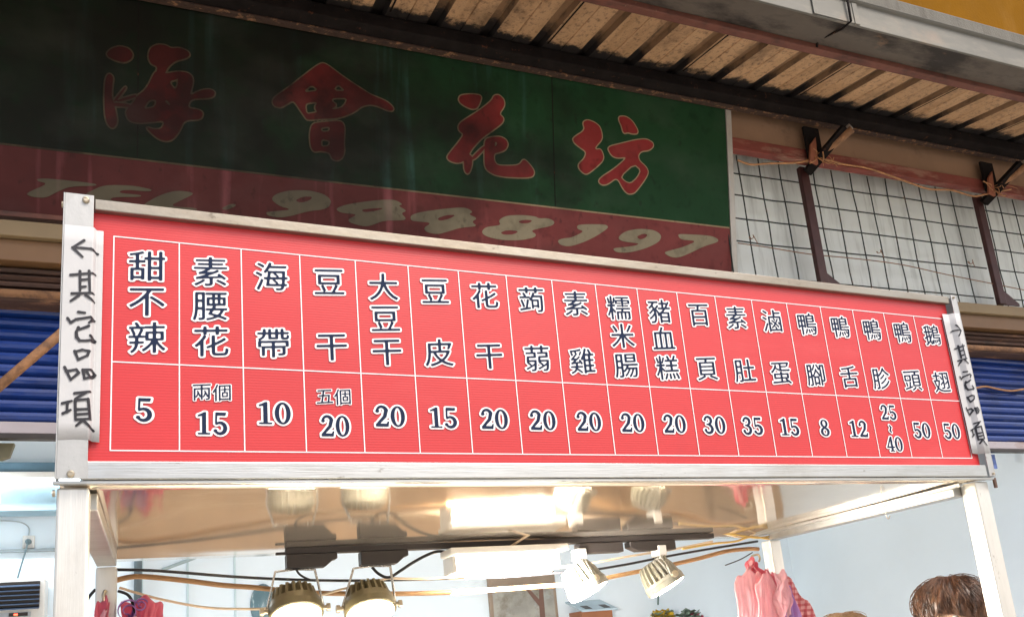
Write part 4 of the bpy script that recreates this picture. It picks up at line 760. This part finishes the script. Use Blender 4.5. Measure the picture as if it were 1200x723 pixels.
box(2.42, 2.915, 4.160, 4.1645, 1.35, 2.02).build('picture_print', mat('hazy_print', (.33, .33, .30), .4, var=.3, scale=4, stain=[((.16, .14, .10), 5, (1, 1, 1), .5, .65, .8), ((.42, .50, .55), 3, (1, 1, 1), .55, .7, .8)]), ps)
mb = MB(); mb.prism([(2.79, 1.36), (2.85, 1.36), (2.825, 1.75), (2.83, 2.01), (2.80, 2.01), (2.79, 1.90), (2.70, 2.005), (2.67, 2.005), (2.785, 1.85), (2.78, 1.6)], 1, 4.157, 4.1595); mb.build('painted_tree', mat('tree_brown', (.16, .09, .07), .6), ps)
ov = thing('oval_plaque', 'blue-grey oval plaque with pale leaf marks on the shop back wall', 'plaque', (.80, 4.17, 2.0))
MB().lathe([(.14, 0), (.14, .02), (.12, .03), (.001, .034)], (.80, 4.198, 1.985), (0, -1, 0), 28).build('disc', mat('slate_glaze', (.12, .21, .25), .35, stain=[((.5, .6, .62), 14, (1.6, 1, .7), .56, .62, .8)]), ov, smooth=True).scale = (.58, 1, 1)
for o in ov.children: o.location.x = 0
sh = thing('wall_shelf', 'little shelf box with a sloping pale roof and two dark squares', 'shelf', (3.17, 4.1, 1.7))
MB().prism([(3.93, 1.775), (4.19, 1.86), (4.19, 1.872), (3.93, 1.787)], 0, 3.02, 3.32).build('sloping_roof', mat('pale_blue_roof', (.45, .58, .66), .5), sh)
box(3.04, 3.30, 3.98, 4.19, 1.50, 1.785).build('body', mat('orange_wood', (.33, .13, .06), .5), sh, .004)
for x in (3.065, 3.22): MB().prism([(3.955, 1.7965), (4.04, 1.824), (4.04, 1.826), (3.955, 1.7985)], 0, x, x+.055).build('dark_square', black_plastic, sh)
fl = thing('flower_bunch', 'bunch of yellow and pink artificial flowers in clear wrap', 'flowers', (3.9, 4.0, 1.5))
mb = MB(); cols = []
def petals(mb, c, r):
    for k in range(7):
        a = k*.9; e = random.uniform(-.3, .9); d = Vector((math.cos(a)*math.cos(e), math.sin(a)*math.cos(e), math.sin(e))); p = Vector(c); s_ = d.cross(Vector((0, 0, 1))).normalized()*r*.5
        mb.faces([p, p+d*r*.6+s_, p+d*r, p+d*r*.6-s_], [(0, 1, 2, 3)])
fy = MB(); fp = MB(); fg = MB()
for k in range(26): petals(fy, (3.74+random.uniform(-.07, .07), 4.0+random.uniform(-.05, .05), 1.70+random.uniform(-.06, .03)), .045)
for k in range(22): petals(fp, (4.02+random.uniform(-.06, .06), 4.0+random.uniform(-.05, .05), 1.66+random.uniform(-.05, .03)), .045)
for k in range(60): petals(fg, (3.87+random.uniform(-.2, .2), 4.0+random.uniform(-.06, .06), 1.65+random.uniform(-.08, .07)), .05)
fy.build('yellow_blooms', mat('yellow_petal', (.62, .42, .04), .6), fl); fp.build('pink_blooms', mat('pink_petal', (.62, .08, .16), .6), fl); fg.build('leaves', mat('grey_green_leaf', (.22, .30, .24), .6), fl)
MB().lathe([(.05, 0), (.09, .2), (.13, .36)], (3.88, 4.0, 1.28), (0, 0, 1), 14).build('wrap', white_plastic, fl, smooth=True)
box(3.6, 4.2, 3.85, 4.18, .03, 1.28).build('side_cabinet', wood); tag(bpy.data.objects['side_cabinet'], 'plain wooden cabinet under the artificial flowers', 'cabinet')
tag(MB().tube(spline([(3.86, 4.19, 2.6), (3.855, 4.19, 2.2), (3.86, 4.19, 1.95), (3.84, 4.19, 1.80)]), .006, 6).build('wall_wire', mat('green_wire', (.10, .18, .17), .5), smooth=True), 'dark green wire running down the shop back wall', 'wire')

# ================================================================== PEOPLE
def skin_mesh(name, verts, edges, rad, m, parent, root=0, sub=2):
    me = bpy.data.meshes.new(name); me.from_pydata(verts, edges, []); o = bpy.data.objects.new(name, me); C.objects.link(o)
    md = o.modifiers.new('skin', 'SKIN'); sk = me.skin_vertices[0].data if me.skin_vertices else None
    if sk is None: me.skin_vertices.new(); sk = me.skin_vertices[0].data
    for i, r in enumerate(rad): sk[i].radius = (r, r) if not isinstance(r, tuple) else r
    for i in range(len(rad)): sk[i].use_root = (i == root)
    md.use_smooth_shade = True
    s_ = o.modifiers.new('sub', 'SUBSURF'); s_.levels = sub; s_.render_levels = sub
    bpy.context.view_layer.update(); dg = bpy.context.evaluated_depsgraph_get(); nm = bpy.data.meshes.new_from_object(o.evaluated_get(dg)); o.modifiers.clear(); o.data = nm
    nm.materials.clear(); nm.materials.append(m); nm.polygons.foreach_set('use_smooth', [True]*len(nm.polygons)); o.parent = parent; return o
def person(loc, H, face, label, hair_m, hair_len, seed):
    """Standing figure; face = heading of the nose (radians, 0 = +x)."""
    random.seed(seed); k = H/1.66
    t = thing('person', label, 'person', loc)
    t.rotation_euler.z = face
    # local frame: +x forward, +y left
    V = [(0, 0, .95), (0, 0, 1.12), (0, 0, 1.30), (-.01, 0, 1.40), (0, 0, 1.455), (.015, 0, 1.53), (.015, 0, 1.585), (.115, 0, 1.525), (.10, 0, 1.47)]
    rad = [(.15, .12), (.125, .105), (.14, .11), (.085, .07), .052, (.083, .072), (.078, .07), .012, .022]
    E = [(0, 1), (1, 2), (2, 3), (3, 4), (4, 5), (5, 6), (5, 7), (5, 8)]
    for s_ in (1, -1):
        b = len(V)
        V += [(-.01, s_*.165, 1.375), (-.03, s_*.21, 1.10), (.10, s_*.20, .90), (.15, s_*.19, .83), (.0, s_*.09, .88), (.01, s_*.10, .48), (-.02, s_*.10, .09), (.06, s_*.105, .045), (.15, s_*.115, .03), (.0, s_*.082, 1.53)]
        rad += [.055, .043, .034, .024, .088, .058, .042, .045, .03, .014]
        E += [(3, b), (b, b+1), (b+1, b+2), (b+2, b+3), (0, b+4), (b+4, b+5), (b+5, b+6), (b+6, b+7), (b+7, b+8), (5, b+9)]
        for q in range(5):                                  # four fingers and a thumb
            c = len(V)
            if q < 4: d0 = (.175, s_*(.19+(q-1.5)*.017), .795); d1 = (.20, s_*(.19+(q-1.5)*.019), .755-.006*(q in (1, 2))); d2 = (.195, s_*(.19+(q-1.5)*.018), .728-.008*(q in (1, 2)))
            else: d0 = (.175, s_*.155, .82); d1 = (.20, s_*.138, .795); d2 = (.212, s_*.135, .772)
            V += [d0, d1, d2]; rad += [.010, .009, .007]; E += [(b+3, c), (c, c+1), (c+1, c+2)]
    V = [(x*k, y*k, z*k) for x, y, z in V]; rad = [tuple(a*k for a in r) if isinstance(r, tuple) else r*k for r in rad]
    skin_mesh('body', V, E, rad, skin, t)
    tv = [(0, 0, .90), (0, 0, 1.12), (0, 0, 1.30), (-.01, 0, 1.41)]; tr_ = [(.165, .14), (.145, .125), (.158, .13), (.10, .085)]; te = [(0, 1), (1, 2), (2, 3)]
    for s_ in (1, -1):
        b = len(tv); tv += [(-.01, s_*.168, 1.375), (-.025, s_*.20, 1.18)]; tr_ += [.072, .062]; te += [(3, b), (b, b+1)]
    skin_mesh('shirt', [(x*k, y*k, z*k) for x, y, z in tv], te, [tuple(a*k for a in r) if isinstance(r, tuple) else r*k for r in tr_], cloth_a, t)
    pv = [(0, 0, .98), (0, 0, .92)]; pr_ = [(.165, .14), (.165, .14)]; pe = [(0, 1)]
    for s_ in (1, -1):
        b = len(pv); pv += [(0, s_*.09, .84), (.01, s_*.10, .48), (-.02, s_*.10, .12)]; pr_ += [.108, .078, .062]; pe += [(1, b), (b, b+1), (b+1, b+2)]
    skin_mesh('trousers', [(x*k, y*k, z*k) for x, y, z in pv], pe, [tuple(a*k for a in r) if isinstance(r, tuple) else r*k for r in pr_], cloth_b, t)
    for s_ in (1, -1):
        mb = MB(); mb.lathe([(.001, -.012), (.009, -.008), (.012, 0), (.009, .008), (.001, .012)], Vector((.083*k, s_*.032*k, 1.548*k))+Vector(loc), (1, 0, 0), 12); mb.build('eye', white_plastic, t, smooth=True)
    # hair: a full cap plus combed strands running from the crown
    mb = MB(); c0 = Vector((0, 0, 1.575*k)); ra = (.124*k, .116*k, .108*k); rings = 18; seg_ = 40; vs_ = []
    def surf(th, ph, g=1.0):
        # th: angle from crown, ph: heading; the fringe stops higher over the face
        n_ = .006*math.sin(ph*13+th*3+seed)+.004*math.sin(ph*29+th*5)
        return c0+Vector((math.sin(th)*math.cos(ph)*(ra[0]*g+n_)-.012, math.sin(th)*math.sin(ph)*(ra[1]*g+n_), math.cos(th)*ra[2]*g*(1.0 if th < 1.57 else 1.15)))
    def lim(ph): return 1.62+(hair_len-1.62)*(.5-.5*math.cos(ph))**.55
    for i in range(rings+1):
        for j in range(seg_): ph = 2*math.pi*j/seg_; vs_.append(surf(lim(ph)*i/rings, ph))
    fs = [(i*seg_+j, (i+1)*seg_+j, (i+1)*seg_+(j+1) % seg_, i*seg_+(j+1) % seg_) for i in range(rings) for j in range(seg_)]
    mb.faces([v+Vector(loc) for v in vs_], fs)
    for s_ in range(2800):
        ph = random.uniform(0, 2*math.pi); t0 = random.uniform(.02, .9); t1 = min(lim(ph)+random.uniform(-.1, .12), t0+random.uniform(.5, 1.3)); tw = random.uniform(-.25, .25)+.2
        lift = random.uniform(1.0, 1.035) if s_ > 140 else random.uniform(1.03, 1.16)
        pts = [surf(t0+(t1-t0)*q/7, ph+tw*q/7, 1.0+(lift-1.0)*math.sin(q/7*2.6))+Vector(loc) for q in range(8)]
        mb.tube(pts, [.00075*k*(1-.7*abs(q/3.5-1)**2)+.0002 for q in range(8)], 4, False)
    mb.build('hair', hair_m, t, smooth=True)
    return t
person((2.49, .36, 0), 1.632, R(200), 'person with short brown hair standing just beside the right front post', hair_brown, 2.1, 3)
person((2.66, 1.02, 0), 1.555, R(190), 'person with light brown hair, only the crown showing behind the stall', hair_light, 2.1, 5)
